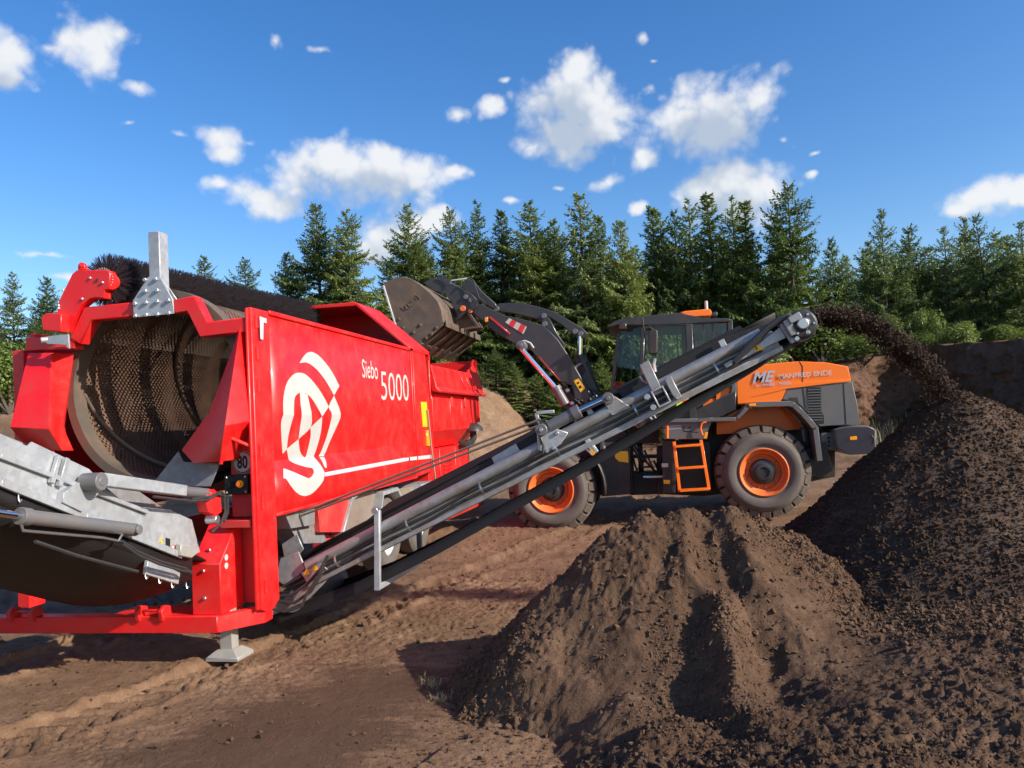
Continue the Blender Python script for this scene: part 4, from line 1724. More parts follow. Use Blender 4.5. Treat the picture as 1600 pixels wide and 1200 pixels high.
def brush():
    m_ = MB()
    m_.cyl((BC.x, -.02, BC.z), (BC.x - .2, 4.7, BC.z + .22), .07, 14)
    core = part('brush_core', m_, 'red', T, 0)
    n = 15000
    t = RNG.random(n) ** 1.25
    a = RNG.uniform(0, 6.283, n)
    y = .02 + 4.6 * t
    base = np.stack([BC.x - .2 * t, y, BC.z + .22 * t], -1)
    d = np.stack([np.cos(a), RNG.normal(0, .05, n), np.sin(a)], -1)
    ln = RNG.uniform(.225, .262, n)
    s_ = np.stack([-np.sin(a), 0 * a, np.cos(a)], -1) * (.0035 + .002 * t)[:, None]
    V = np.stack([base + d * .05 + s_, base + d * .05 - s_, base + d * ln[:, None] - s_ * .5, base + d * ln[:, None] + s_ * .5], 1).reshape(-1, 3)
    me = bpy.data.meshes.new('bristles')
    me.from_pydata(V.tolist(), [], [(i, i + 1, i + 2, i + 3) for i in range(0, 4 * n, 4)])
    me.materials.append(MATS['bristle'])
    o = link('bristles', me, core)
    o['kind'] = 'stuff'
    m_ = MB()
    for k in range(26):
        a_ = 6.283 * k / 26
        q = Vector((BC.x + .075 * math.cos(a_), -.03, BC.z + .075 * math.sin(a_)))
        m_.tube([q, q + Vector((.035 * math.cos(a_ + .5), -.01, .035 * math.sin(a_ + .5)))], .006, 5)
    part('clamp_ring', m_, 'galvanised_dirty', core, 0)


brush()
CB = lambda l: [(50 + a / 7.06, 390 + b / 7.06) for a, b in l]
mb = MB()
mb.Y(CB([(490, 225), (835, 225), (862, 262), (850, 435), (795, 440), (795, 535), (700, 530), (640, 540), (540, 620), (420, 920), (325, 910), (270, 700), (295, 560), (440, 270)]), -.06, .10)
BB = part('brush_bracket', mb, 'red', T, .006)
mb = MB()
mb.Y(CB([(500, 225), (505, 160), (535, 135), (570, 150), (590, 225)]), -.03, .04)
mb.cyl(pY(*CB([(540, 170)])[0], -.045), pY(*CB([(540, 170)])[0], -.025), .02, 10)
part('bracket_ear', mb, 'red', BB, .006)
mb = MB()
mb.Y(CB([(100, 750), (150, 700), (320, 705), (320, 905), (120, 890)]), -.16, .18)
part('bracket_box', mb, 'red', BB, .006)
mb = MB()
mb.cyl(pY(*CB([(880, 360)])[0], -.02), pY(*CB([(900, 362)])[0], .06), .065, 18)
part('bearing', mb, 'red', BB, .004)
mb = MB()
mb.cyl(pY(*CB([(722, 340)])[0], -.063), pY(*CB([(722, 340)])[0], -.05), .017, 12)
part('pin_hole', mb, 'dark_print', BB, 0)
bolts([pY(*q, -.06) for q in CB([(648, 315), (785, 365), (560, 545), (300, 620), (300, 648), (350, 450)])], (0, -1, 0), .012, .016, BB)
mb = MB()
mb.Y(CB([(210, 950), (395, 935), (405, 1090), (380, 1075), (385, 1050), (180, 1040), (100, 1010)]), -.18, .02)
mb.cyl(pY(*CB([(100, 1000)])[0], -.2), pY(*CB([(250, 985)])[0], -.12), .026, 12)
mb.bx((pY(*CB([(235, 945)])[0], -.1).x, -.17, pY(*CB([(235, 1090)])[0], -.1).z), (pY(*CB([(405, 945)])[0], -.1).x, -.0, pY(*CB([(405, 1075)])[0], -.1).z))
part('clamp_bracket', mb, 'galvanised', BB, .004)

# --- control niche beside the corner post
mb = MB()
mb.bx((-.30, .10, 1.18), (-.05, .14, 2.55))
NI = part('control_panel', mb, 'red_dusty', T, .003)
c80 = pY(379, 722, .095)
mb = MB()
mb.cyl((c80.x, .093, c80.z), (c80.x, .098, c80.z), .098, 40)
SG = part('speed_sign', mb, 'white_paint', NI, 0)
mb = MB()
mb.lathe((c80.x, .0915, c80.z), (0, 1, 0), [(.086, 0), (.094, 0)], 40)
part('sign_rim', mb, 'dark_print', SG, 0)
place_text(text_mesh('80', 'dark_print', .10, .115, bold=.03), (c80.x - .05, .090, c80.z - .0575), (1, 0, 0), (0, 0, 1), SG, 'digits')
cb = pY(370, 757, .05)
mb = MB()
mb.bx((cb.x - .105, .03, cb.z - .085), (cb.x + .115, .10, cb.z + .085))
CBX = part('control_box', mb, 'dark_print', NI, .005)
mb = MB()
mb.cyl((cb.x + .045, .03, cb.z + .005), (cb.x + .045, .015, cb.z + .005), .032, 16)
part('button_ring', mb, 'yellow', CBX, 0)
mb = MB()
mb.cyl((cb.x + .045, .015, cb.z + .005), (cb.x + .045, -.01, cb.z + .005), .022, 16)
part('stop_button', mb, 'orange', CBX, .003)
mb = MB()
mb.bx((cb.x - .07, .024, cb.z - .03), (cb.x - .0, .03, cb.z + .03))
part('display', mb, 'mirror_glass', CBX, 0)
bolts([(cb.x + dx, .03, cb.z + dz) for dx in (-.085, .095) for dz in (-.065, .065)], (0, -1, 0), .010, .008, CBX)
mb = MB()
h0, h1, h2 = pY(412 - 10, 700, -.02), pY(352, 681, -.16), pY(345, 725, -.16)
mb.tube([pY(395, 699, .0), h1 + Vector((.02, 0, -.008)), h1, h2], .016, 10)
part('grab_handle', mb, 'red', T, 0)
# red sill under the niche and lower carrier
mb = MB()
mb.bx((-.34, -.04, 1.10), (-.05, .14, 1.165))
mb.bx((-.28, .16, .42), (-.08, .28, 1.12))
mb.bx((-2.4, .5, .55), (-.3, .62, .78))
part('lower_carrier', mb, 'red_dusty', T, .006)

# --- gear housing, base bar, hinge lugs, support feet
mb = MB()
f0, f1 = pY(302, 882, -.22), pY(340, 882, -.22)
zb = .41
prof = [(-.22, zb), (-.22, f0.z), (.06, f0.z + .30), (.14, f0.z + .30), (.14, zb)]
mb.slab([(f1.x + .02, y, z) for y, z in prof], (-(f1.x - f0.x) - .04, 0, 0))
GH = part('gear_housing', mb, 'red', T, .006)
bolts([pY(*q, -.221) for q in C2([(955, 725), (962, 853)])] + [Vector((f0.x + .1, -.13, f0.z + .105))], (0, -1, 0), .015, .018, GH)
for q in C2([(1060, 663), (1060, 702)]):
    w_ = pX(*q, f1.x + .021)
    mb = MB()
    mb.cyl(w_, w_ + Vector((.003, 0, 0)), .026, 16)
    s_ = part('sticker', mb, 'white_paint', GH, 0)
mb = MB()
mb.bx((-2.95, -.26, .27), (-.26, -.13, .41))
mb.slab([(-.26, -.26, .27), (-.26, -.26, .41), (.0, .06, .41), (.0, .06, .27)], (0, .13, 0))
mb.bx((-1.3, -.13, .38), (-.26, .14, .408))
part('base_bar', mb, 'red', T, .006)
for cx in (-.87, -2.12):
    mb = MB()
    for dx in (-.11, .11):
        mb.slab([(cx + dx - .018, -.28, .37), (cx + dx - .018, -.30, .46), (cx + dx - .018, -.24, .50), (cx + dx - .018, -.17, .48), (cx + dx - .018, -.16, .41)], (.036, 0, 0))
    mb.cyl((cx - .12, -.24, .455), (cx + .12, -.24, .455), .014, 10)
    part('hinge_lug', mb, 'red' if cx > -1 else 'red_dusty', T, .004)


def foot(x, y):
    m_ = MB()
    m_.bx((x - .055, y - .055, .08), (x + .055, y + .055, .42))
    m_.add([(x - .075, y - .075, .085), (x + .075, y - .075, .085), (x + .075, y + .075, .085), (x - .075, y + .075, .085), (x - .15, y - .13, .03), (x + .15, y - .13, .03), (x + .15, y + .13, .03), (x - .15, y + .13, .03), (x - .15, y - .13, .0), (x + .15, y - .13, .0), (x + .15, y + .13, .0), (x - .15, y + .13, .0)],
           [(0, 1, 2, 3), (0, 4, 5, 1), (1, 5, 6, 2), (2, 6, 7, 3), (3, 7, 4, 0), (4, 8, 9, 5), (5, 9, 10, 6), (6, 10, 11, 7), (7, 11, 8, 4), (8, 11, 10, 9)])
    part('support_foot', m_, 'foot_steel', T, .004)


foot(-.30, -.02)

# --- coarse conveyor folding out of the drum mouth towards the viewer
XC = -.35
mb = MB()
wall = [(-200, 592), (0, 677), (43, 697), (50, 690), (140, 733), (165, 760), (200, 790), (267, 797), (300, 812), (313, 863), (283, 870), (227, 850), (133, 807), (0, 753), (-200, 670)]
mb.X(wall, XC, .012)
CC = part('coarse_conveyor', mb, 'galvanised', T, .003, label='galvanised side wall of the coarse conveyor')
mb = MB()      # folded edges and stiffeners
for a, b, w_, h_ in (((-200, 670), (0, 753), .05, .03), ((0, 753), (133, 807), .05, .03), ((133, 807), (283, 868), .05, .03), ((0, 712), (230, 800), .03, .02), ((-200, 628), (0, 712), .03, .02)):
    mb.bar(pX(*a, XC + .02), pX(*b, XC + .02), w_, h_, (1, 0, 0))
for a, b in (((92, 712), (80, 755)), ((104, 716), (92, 760))):
    mb.bar(pX(*a, XC + .022), pX(*b, XC + .022), .035, .03, (1, 0, 0))
mb.X([(142, 742), (165, 760), (128, 800), (98, 785), (100, 770)], XC + .05, .05)
part('stiffener', mb, 'galvanised', CC, .003)
mb = MB()
mb.X([(-200, 592), (0, 677), (140, 733), (200, 790), (300, 812), (313, 863), (227, 850), (0, 753), (-200, 670)], XC - 1.75, .012)
part('far_wall', mb, 'galvanised_dirty', CC, .003)
mb = MB()
low = [pX(*q, XC - .03) for q in ((-200, 655), (0, 740), (133, 792), (283, 855), (330, 880))]
mb.sheet([[p_ for p_ in low], [p_ + Vector((-.85, 0, -.03)) for p_ in low], [p_ + Vector((-1.70, 0, 0)) for p_ in low]])
part('carrying_belt', mb, 'belt_rubber', CC, 0, solid=.012)
# black rubber catch sheet sagging under the belt, hung on small hooks
mb = MB()
e0 = [pX(*q, XC) for q in ((-200, 700), (0, 790), (100, 828), (215, 868), (300, 902))]
rows = []
for k in range(9):
    t = k / 8
    sag = -.30 * math.sin(math.pi * t) ** .8
    rows.append([p_ + Vector((-1.75 * t, 0, sag * (1 - .25 * i / 4))) for i, p_ in enumerate(e0)])
mb.sheet(rows)
mb.sheet([[pX(*q, XC - .006) for q in ((-200, 672), (0, 755), (100, 795), (215, 848), (300, 872))], e0])
part('catch_sheet', mb, 'belt_rubber', CC, 0, solid=.008)
hk = MB()
hk.tube([(0, 0, .03), (0, 0, 0), (.012, 0, -.02), (.02, 0, -.01), (.02, 0, 0)], .005, 6)
hkm = hk.mesh('hook', 'bolt_steel')
for q in ((29, 780), (227, 901), (248, 908), (268, 915), (291, 916)):
    o = link('hook', hkm, CC)
    o.location = pX(*q, XC + .015)
mb = MB()
mb.X([(232, 872), (282, 895), (279, 913), (228, 897)], XC + .012, .03)
part('edge_plate', mb, 'galvanised', CC, .003)
mb = MB()
mb.X([(283, 850), (302, 855), (312, 862), (300, 872), (282, 868)], XC + .06, .05)
part('bearing_block', mb, 'foot_steel', CC, .006)
for q, mt_ in ((((246, 855), (251, 839), (257, 856)), 'yellow'), (((271, 864), (276, 852), (282, 867)), 'yellow'), (((259, 840), (266, 842), (266, 859), (259, 856)), 'dark_print')):
    mb = MB()
    mb.X(q, XC + .003, .002)
    part('warning_sticker', mb, mt_, CC, 0)
place_text(text_mesh('!', 'dark_print', .008, .035, bold=.03), pX(250, 853, XC + .005), (0, 1, 0), (0, 0, 1), CC, 'warning_print')
# round prohibition sticker
mb = MB()
c_ = pX(270, 855, XC + .004)
mb.cyl(c_, c_ + Vector((.002, 0, 0)), .022, 16)
part('warning_sticker', mb, 'white_paint', CC, 0)
mb = MB()
mb.lathe(c_ + Vector((.003, 0, 0)), (1, 0, 0), [(.015, 0), (.021, 0)], 16)
part('warning_print', mb, 'signal_red', CC, 0)


def ram(parent, a, b, c, r1, r2, name='hydraulic_cylinder', mat='cylinder_grey'):
    m_ = MB()
    a, b, c = Vector(a), Vector(b), Vector(c)
    d = (b - a).normalized()
    m_.tube([a, b - d * .06], r1, 18)
    m_.tube([b - d * .07, b], r1 * 1.18, 18)
    o_ = part(name, m_, mat, parent, .003)
    m_ = MB()
    m_.cyl(b, c, r2, 14)
    part('piston_rod', m_, 'chrome', o_, 0)
    return o_


cyl = ram(CC, pX(212, 828, XC + .09), pX(30, 806, XC + .09), pX(-120, 785, XC + .09), .044, .022)
mb = MB()
e_ = pX(207, 828, XC + .09)
mb.cyl(e_ + Vector((.06, 0, 0)), e_ - Vector((.12, 0, 0)), .034, 14)
part('cylinder_eye', mb, 'cylinder_grey', cyl, .003)
mb = MB()
mb.tube([pX(*q, XC + .10) for q in ((32, 815), (36, 829), (160, 840), (185, 845), (192, 833))], .009, 6)
part('hydraulic_pipe', mb, 'bolt_steel', CC, 0)
mb = MB()
mb.tube([pX(*q, XC + .12) for q in ((190, 845), (215, 862), (250, 877), (290, 888), (300, 897))], .010, 6)
mb.tube([pX(*q, XC + .12) for q in ((192, 850), (215, 867), (250, 882), (285, 892), (300, 893))], .010, 6)
mb.tube([pX(*q, XC + .13) for q in ((55, 846), (120, 868), (215, 893))], .012, 6)
part('hydraulic_hose', mb, 'hose', CC, 0)
# upper fold-out arm
mb = MB()
mb.bar(pX(155, 749, XC + .10), pX(285, 767, XC + .10), .085, .085, (0, 0, 1))
ARM = part('folding_arm', mb, 'galvanised', CC, .005)
mb = MB()
e_ = pX(145, 753, XC + .10)
mb.cyl(e_ + Vector((.07, 0, 0)), e_ - Vector((.07, 0, 0)), .06, 18)
mb.cyl(e_ + Vector((.075, 0, 0)), e_ + Vector((.06, 0, 0)), .03, 14)
part('pivot', mb, 'cylinder_grey', ARM, .004)
mb = MB()
mb.cyl(pX(270, 766, XC + .10), pX(324, 771, XC + .10), .042, 16)
part('arm_cylinder', mb, 'cylinder_grey', ARM, .003)
mb = MB()
mb.tube([pX(*q, XC + .16) for q in ((240, 776), (300, 783), (325, 781), (340, 772), (350, 775), (352, 800), (345, 818), (330, 832))], .011, 6)
mb.tube([pX(*q, XC + .14) for q in ((300, 780), (328, 776), (345, 768), (355, 778), (356, 800), (350, 815))], .011, 6)
part('hydraulic_hose', mb, 'hose', CC, 0)
mb = MB()
mb.X([(325, 766), (335, 764), (345, 775), (347, 800), (338, 806), (326, 800), (322, 785)], XC + .14, .09)
part('arm_lug', mb, 'red', ARM, .005)
mb = MB()
c_ = pX(332, 812, XC + .14)
mb.cyl(c_ + Vector((.05, 0, 0)), c_ - Vector((.05, 0, 0)), .035, 14)
part('arm_pin', mb, 'bolt_steel', ARM, .003)
# galvanised side plates between drum mouth and conveyor, torn by use
mb = MB()
mb.Y(C2([(835, 165), (860, 215), (1030, 222), (985, 330), (800, 330), (728, 300)]), .02, .012)
part('chute_plate', mb, 'galvanised_dirty', CC, .002)
mb = MB()
mb.X(C2([(420, 300), (640, 345), (780, 440), (620, 440), (560, 420), (470, 395), (425, 350)]), XC - .20, .012)
part('chute_plate', mb, 'galvanised_dirty', CC, .002)

# --- understructure and wheels beneath the side panel
mb = MB()
mb.bx((-.32, 1.7, .62), (-.18, 8.3, .95))
mb.bx((-2.3, 1.7, .62), (-2.16, 8.3, .95))
mb.X([(497, 785), (548, 775), (535, 832), (500, 832)], -.06, .08)
mb.bx((-2.3, 5.3, .7), (-.2, 8.3, .95))
part('chassis', mb, 'red_dusty', T, .006)
mb = MB()
mb.X([(443, 795), (492, 788), (492, 820), (455, 826)], -.05, .30)
mb.X([(455, 826), (500, 818), (512, 848), (468, 850)], -.12, .20)
part('switch_box', mb, 'galvanised_dirty', T, .004)
mb = MB()
mb.X([(537, 828), (553, 772), (602, 764), (592, 800), (590, 842), (560, 842)], -.12, .012)
mb.X([(622, 764), (660, 757), (650, 800), (640, 800)], -.12, .012)
part('mudguard', mb, 'fender_brown', T, .002)


def arch(pts_px, x, parent):
    m_ = MB()
    pts = [pX(*q, x) for q in pts_px]
    for a, b in zip(pts[:-1], pts[1:]):
        m_.slab([a, b, b + Vector((0, 0, -.05)), a + Vector((0, 0, -.05))], (-.55, 0, 0))
    return part('wheel_arch', m_, 'galvanised', parent, .003)


arch([(593, 815), (600, 768), (622, 761), (640, 800)], .0, T)
arch([(650, 800), (658, 757), (676, 751), (692, 780)], .0, T)
arch([(537, 830), (551, 775), (560, 768)], -.03, T)


def trailer_wheel(y):
    c = Vector((-.12, y, .49))
    m_ = MB()
    m_.lathe(c, (-1, 0, 0), [(.285, .05), (.30, .0), (.40, -.01), (.46, .02), (.49, .06), (.49, .22), (.46, .27), (.38, .28), (.29, .27)], 48)
    ty = part('wheel', m_, 'tyre_side', T, 0)
    m_ = MB()
    m_.lathe(c, (-1, 0, 0), [(.0001, .06), (.11, .06), (.12, .09), (.20, .11), (.24, .05), (.27, .03), (.288, .04), (.29, .06)], 40)
    part('rim', m_, 'white_paint', ty, 0)
    bolts([c + Vector((-.10, .155 * math.cos(a), .155 * math.sin(a))) for a in [6.283 * k / 10 for k in range(10)]], (1, 0, 0), .016, .02, ty)


trailer_wheel(3.62)
trailer_wheel(4.98)
for y in (3.62, 4.98):
    m_ = MB()
    m_.lathe((-2.2, y, .49), (-1, 0, 0), [(.0001, .06), (.29, .05), (.40, -.01), (.49, .06), (.49, .22), (.38, .28), (.0001, .27)], 40)
    part('wheel', m_, 'tyre_side', T, 0)

# --- hood over the drum inlet and loading hopper with the engine below
mb = MB()
A_, B_, Cc = pY(475, 489, 4.9), pY(577, 479, 4.9), pY(660, 551, 4.9)
zt = (A_.z + B_.z) / 2
prof = [(-2.48, 3.0), (-2.48, 3.05), (A_.x - .25, zt - .35), (A_.x + .05, zt), (B_.x, zt), (.03, 3.02), (.03, 2.96)]
inner = [(x * .985, z - .035) for x, z in prof]
# sloping roof sheets
for (xa, za), (xb, zb_) in zip(prof[1:-2], prof[2:-1]):
    mb.slab([(xa, 4.35, za), (xb, 4.35, zb_), (xb, 4.35, zb_ - .05), (xa, 4.35, za - .05)], (0, 1.0, 0))
mb.slab([(x, 5.30, z) for x, z in [(-2.48, 2.9)] + prof[1:-1] + [(.03, 2.9)]], (0, .05, 0))
HD = part('drum_hood', mb, 'red', T, .006)
mb = MB()
mb.lathe((DC.x, 0, DC.z), (0, 1, 0), [(DR + .10, 5.26), (DR + .01, 5.26)], 64)
part('seal_ring', mb, 'rubber', HD, 0)

HY0, HY1 = 5.40, 8.55
mb = MB()
C8 = lambda l: [(620 + a / 6.667, 560 + b / 6.667) for a, b in l]
yb = pX(750, 594).y
# flared upper hopper wall, near side: outward lip, three pressed ribs
hz0, hz1 = 2.42, 2.83
y1 = 8.75
mb.slab([(.02, HY0, hz1), (.10, HY0, hz0 + .05), (.16, HY0, hz0), (.13, HY0, hz0 - .03), (.02, HY0, hz0 - .0), (-.06, HY0, hz1)], (0, y1 - HY0, 0))
mb.slab([(-2.5, HY0, hz1), (-2.6, HY0, hz0), (-2.5, HY0, hz0), (-2.44, HY0, hz1)], (0, y1 - HY0, 0))
mb.bx((-2.5, y1 - .06, 1.9), (.0, y1, 3.12))
mb.bx((-2.5, HY0 - .02, 1.9), (.0, HY0 + .04, 2.95))
mb.slab([(-.1, y1, 3.12), (.02, y1 - .3, 3.12), (.02, y1 - .9, hz1), (.02, y1, hz1)], (-.05, 0, 0))
HP = part('loading_hopper', mb, 'red', T, .008)
for y in (7.15, 7.55, 8.0):
    mb = MB()
    mb.slab([(.03, y, hz1 - .02), (.125, y, hz0 + .1), (.09, y, hz0 + .08), (.0, y, hz1 - .02)], (0, .14, 0))
    part('rib', mb, 'red', HP, .006)
mb = MB()
mb.slab([(-.02, HY0, hz0 - .02), (.02, HY0, hz0 - .12), (.02, HY0, 1.80), (-.25, HY0, 1.52), (-.4, HY0, 1.5), (-.4, HY0, hz0 - .02)], (0, 8.45 - HY0, 0))
for y in (6.4, 7.2, 7.9):
    mb.bx((.0, y, 1.82), (.035, y + .05, hz0 - .1))
HB = part('hopper_box', mb, 'red', T, .008)
for y in (6.45, 7.4):
    mb = MB()
    mb.bx((.021, y, 2.18), (.045, y + .10, 2.36))
    part('latch', mb, 'red_dusty', HB, .004)
mb = MB()
mb.bx((-1.2, HY0 + .02, .62), (-.10, 8.1, 1.50))
for y in (6.0, 7.0):
    mb.bx((-.12, y, .66), (-.075, y + .05, 1.5))
EN = part('engine_housing', mb, 'red', T, .008)
for k in range(9):
    mb = MB()
    z = .78 + k * .065
    mb.slab([(-.10, 6.25, z), (-.06, 6.25, z - .03), (-.10, 6.25, z - .035)], (0, .6, 0))
    part('louvre', mb, 'red', EN, 0)
mb = MB()
ex0 = pX(706, 692, .05)
ex1 = pX(737, 690, .05)
q2 = pX(739, 672, .05)
mb.tube([pX(720, 692, -.05), pX(728, 694, .05), ex1, pX(740, 684, .05), q2], .062, 12)
EX = part('exhaust_pipe', mb, 'charcoal', EN, 0)
mb = MB()
c_ = pX(739, 677, .05)
mb.lathe(c_, (0, 0, 1), [(.10, .04), (.20, .04), (.17, .12), (.08, .19), (.0001, .20)], 18)
part('rain_cap', mb, 'charcoal', EX, .004)
mb = MB()
mb.tube([pX(*q, .06) for q in ((668, 640), (674, 700), (679, 740), (681, 768))], .016, 6)
part('drain_hose', mb, 'fender_brown', T, 0)
mb = MB()
mb.bx((-2.35, 8.6, .55), (-.4, 10.2, .8))
part('drawbar', mb, 'red_dusty', T, .006)
mb = MB()
mb.cyl(pX(700, 806, .15), pX(752, 784, .15), .06, 14)
part('drawbar_tube', mb, 'red_dusty', T, 0)

# --- fine discharge conveyor reaching out to the right
YC, YF = .45, 1.55


def cz(px):
    return 902 - (px - 470) * 390 / 765


mb = MB()
b0_, b1_ = (452, cz(452) + 4), (1215, cz(1215) + 4)
for y in (YC, YF):
    t = 0
    seg = [(478, cz(478) + 4), (880, cz(880) + 4), (1215, cz(1215) + 8)]
    P0, P1 = pY(*seg[0], YC), pY(*seg[2], YC)
    P0.y = P1.y = y + .05
    mb.bar(P0, P1, .04, .17, (0, 0, 1))
    mb.bar(P0 + Vector((.03, -.05, -.072)), P1 + Vector((.03, -.05, -.072)), .07, .05, (0, 0, 1))
    P0, P1 = P0 + Vector((.9, 0, .155)), P1 + Vector((-.1, 0, .045))
DCV = part('discharge_conveyor', mb, 'galvanised_dirty', T, .008, label='galvanised beams of the discharge conveyor')
cd = (P1 - P0).normalized()
A0, A1 = pY(478, cz(478) + 4, YC), pY(1215, cz(1215) + 8, YC)
cdir = (A1 - A0).normalized()
cup = Vector((-cdir.z, 0, cdir.x))


def on(s, up=0.0, y=YC):
    """point s metres along the near beam, up metres above its centre"""
    q = A0 + cdir * s + cup * up
    return Vector((q.x, y, q.z))


LEN = (A1 - A0).length
# round cable duct on top of the beam, second thin tube below
mb = MB()
mb.tube([on(.05, .085, YC + .02), on(LEN * .5, .095, YC + .0), on(LEN * .98, .105, YC + .02)], .050, 14)
part('cable_duct', mb, 'galvanised_dirty', DCV, 0)
mb = MB()
for k, (u_, y_) in enumerate(((.018, .0), (-.030, .002))):
    pts = []
    for i in range(22):
        s_ = -.25 + (LEN + .1) * i / 21
        sag = .007 * math.sin(i * 1.55 + k * 1.1) + .006 * math.sin(i * .7 + k)
        pts.append(on(s_, u_ + sag, YC + y_))
    mb.tube(pts, .013, 7)
part('hydraulic_hose', mb, 'hose', DCV, 0)
for i in range(6):
    s_ = .35 + i * LEN / 6.2
    mb = MB()
    mb.lathe(on(s_, .0, YC + .0), cdir, [(.058, -.008), (.064, -.008), (.064, .008), (.058, .008)], 14, close=True)
    part('hose_clamp', mb, 'bolt_steel', DCV, 0)
# loops of hose at the tail
mb = MB()
mb.tube([pY(*q, YC - .08) for q in ((428, 932), (455, 930), (480, 912), (505, 885), (512, 868))], .015, 7)
mb.tube([pY(*q, YC - .10) for q in ((425, 938), (460, 942), (485, 925), (500, 900), (506, 880))], .015, 7)
mb.tube([pY(*q, YC - .12) for q in ((420, 950), (445, 956), (472, 947), (478, 930), (495, 905), (505, 880))], .013, 7)
part('hydraulic_hose', mb, 'hose', DCV, 0)
# troughed belt on idlers, skirts both sides
mb = MB()
rows = []
for i in range(24):
    s_ = -.25 + (LEN + .35) * i / 23
    rows.append([on(s_, h_ + .05, y_) for y_, h_ in ((YC + .10, .16), (YC + .30, .05), (YC + .55, .02), (YC + .80, .05), (YF - .08, .16))])
mb.sheet(rows)
part('carrying_belt', mb, 'belt_rubber', DCV, 0, solid=.012)
mb = MB()
pts = [(425, 966), (440, 961), (560, 918), (680, 858), (780, 802), (900, 736), (1000, 678), (1032, 659), (1120, 607), (1170, 577), (1195, 561), (1220, 546), (1245, 532)]
top = [pY(*q, YC + .06) for q in pts]
th_ = [.058 - .026 * i / (len(top) - 1) for i in range(len(top))]
rows = [[p_ + Vector((0, 0, k_)) for p_, k_ in zip(top, th_)], [p_ + Vector((0, 0, -k_)) for p_, k_ in zip(top, th_)], [p_ + Vector((0, .95, -k_ + .02)) for p_, k_ in zip(top, th_)], [p_ + Vector((0, .95, k_)) for p_, k_ in zip(top, th_)]]
mb.sheet(rows)
part('return_belt', mb, 'belt_rubber', DCV, 0, solid=.012)


def skirt(pts_px, y, mat='belt_rubber', name='rubber_skirt', lean=0.0):
    m_ = MB()
    m_.Y(pts_px, y, .014)
    return part(name, m_, mat, DCV, .002)


skirt([(466, 880), (774, 713), (782, 740), (478, 897)], YC + .06)
skirt([(768, 715), (806, 693), (818, 716), (778, 738)], YC + .04, 'galvanised', 'skirt_plate')
skirt([(806, 694), (838, 674), (848, 703), (814, 722)], YC + .06)
skirt([(846, 690), (900, 660), (945, 632), (962, 612), (985, 640), (850, 712)], YC + .12)
skirt([(962, 609), (1128, 527), (1202, 504), (1195, 528), (1050, 606), (985, 634)], YC + .06)
m_ = MB()
m_.slab([on(-.1, .10, YF - .04), on(LEN, .10, YF - .04), on(LEN - .05, .30, YF + .02), on(.6, .32, YF + .02), on(.0, .2, YF)], (0, .014, 0))
part('rubber_skirt', m_, 'belt_rubber', DCV, .002)
for a, b, c_, d_ in (((1122, 533), (1131, 529), (1142, 552), (1134, 556)),):
    m_ = MB()
    m_.Y((a, b, c_, d_), YC - .0, .03)
    part('skirt_clamp', m_, 'galvanised', DCV, .003)
# idlers
idm = MB()
idm.cyl((0, .08, 0), (0, YF - YC - .02, 0), .045, 12)
idm = idm.mesh('idler_roller', 'cylinder_grey')
for i in range(7):
    o = link('idler_roller', idm, DCV)
    o.location = on(.35 + i * LEN / 7.2, .02, YC)
# tail end: drum, take-up plates
mb = MB()
mb.Y([(397, 968), (405, 955), (470, 922), (500, 898), (512, 905), (480, 938), (425, 962), (402, 970)], YC - .01, .05)
part('tail_plate', mb, 'galvanised_dirty', DCV, .004)
mb = MB()
mb.Y([(438, 872), (466, 862), (477, 888), (466, 900), (445, 915), (430, 905)], YC + .02, .02)
part('tail_plate', mb, 'galvanised_dirty', DCV, .004)
mb = MB()
q = pY(452, 940, YC)
mb.cyl((q.x, YC + .03, q.z), (q.x, YF, q.z), .11, 20)
mb.cyl((q.x, YC - .04, q.z), (q.x, YC + .03, q.z), .03, 12)
part('tail_drum', mb, 'cylinder_grey', DCV, .004)
mb = MB()
mb.Y([(440, 850), (464, 835), (474, 858), (466, 868), (445, 878)], YC + .25, .02)
part('tail_plate', mb, 'galvanised_dirty', DCV, .004)
mb = MB()
mb.Y([(470, 895), (500, 880), (512, 890), (480, 912)], YC - .02, .015)
part('tail_plate', mb, 'galvanised_dirty', DCV, .004)
for a in (((474, 899), (479, 888), (485, 897)), ((486, 893), (491, 881), (497, 890))):
    m_ = MB()
    m_.Y(a, YC - .025, .003)
    part('warning_sticker', m_, 'yellow', DCV, 0)
# hanging support frame of square tube
mb = MB()
u0_, u1_ = pY(590, 797, YC - .06), pY(590, 922, YC - .06)
w0, w1 = Vector((u1_.x + .02, YF + .05, u1_.z)), Vector((u1_.x + .02, YF + .05, u0_.z - .1))
mb.bar(u0_, u1_, .05, .05, (0, 1, 0))
mb.bar(u1_ + Vector((0, 0, .025)), w0 + Vector((0, 0, .025)), .05, .05)
mb.bar(w0, w1, .05, .05, (0, 1, 0))
part('hanging_support', mb, 'galvanised', DCV, .004)
mb = MB()
mb.cyl(u0_ + Vector((-.02, -.03, .0)), u0_ + Vector((-.02, .04, .0)), .03, 12)
part('support_pin', mb, 'bolt_steel', DCV, .003)
# long thin stay rods towards the machine
mb = MB()
for dz in (0, .05):
    mb.cyl(pY(845, 664, YC + .04) + Vector((0, 0, dz)), pX(470, 806, -.03) + Vector((0, 0, dz * .6)), .011, 6)
part('stay_rod', mb, 'fender_brown', DCV, 0)
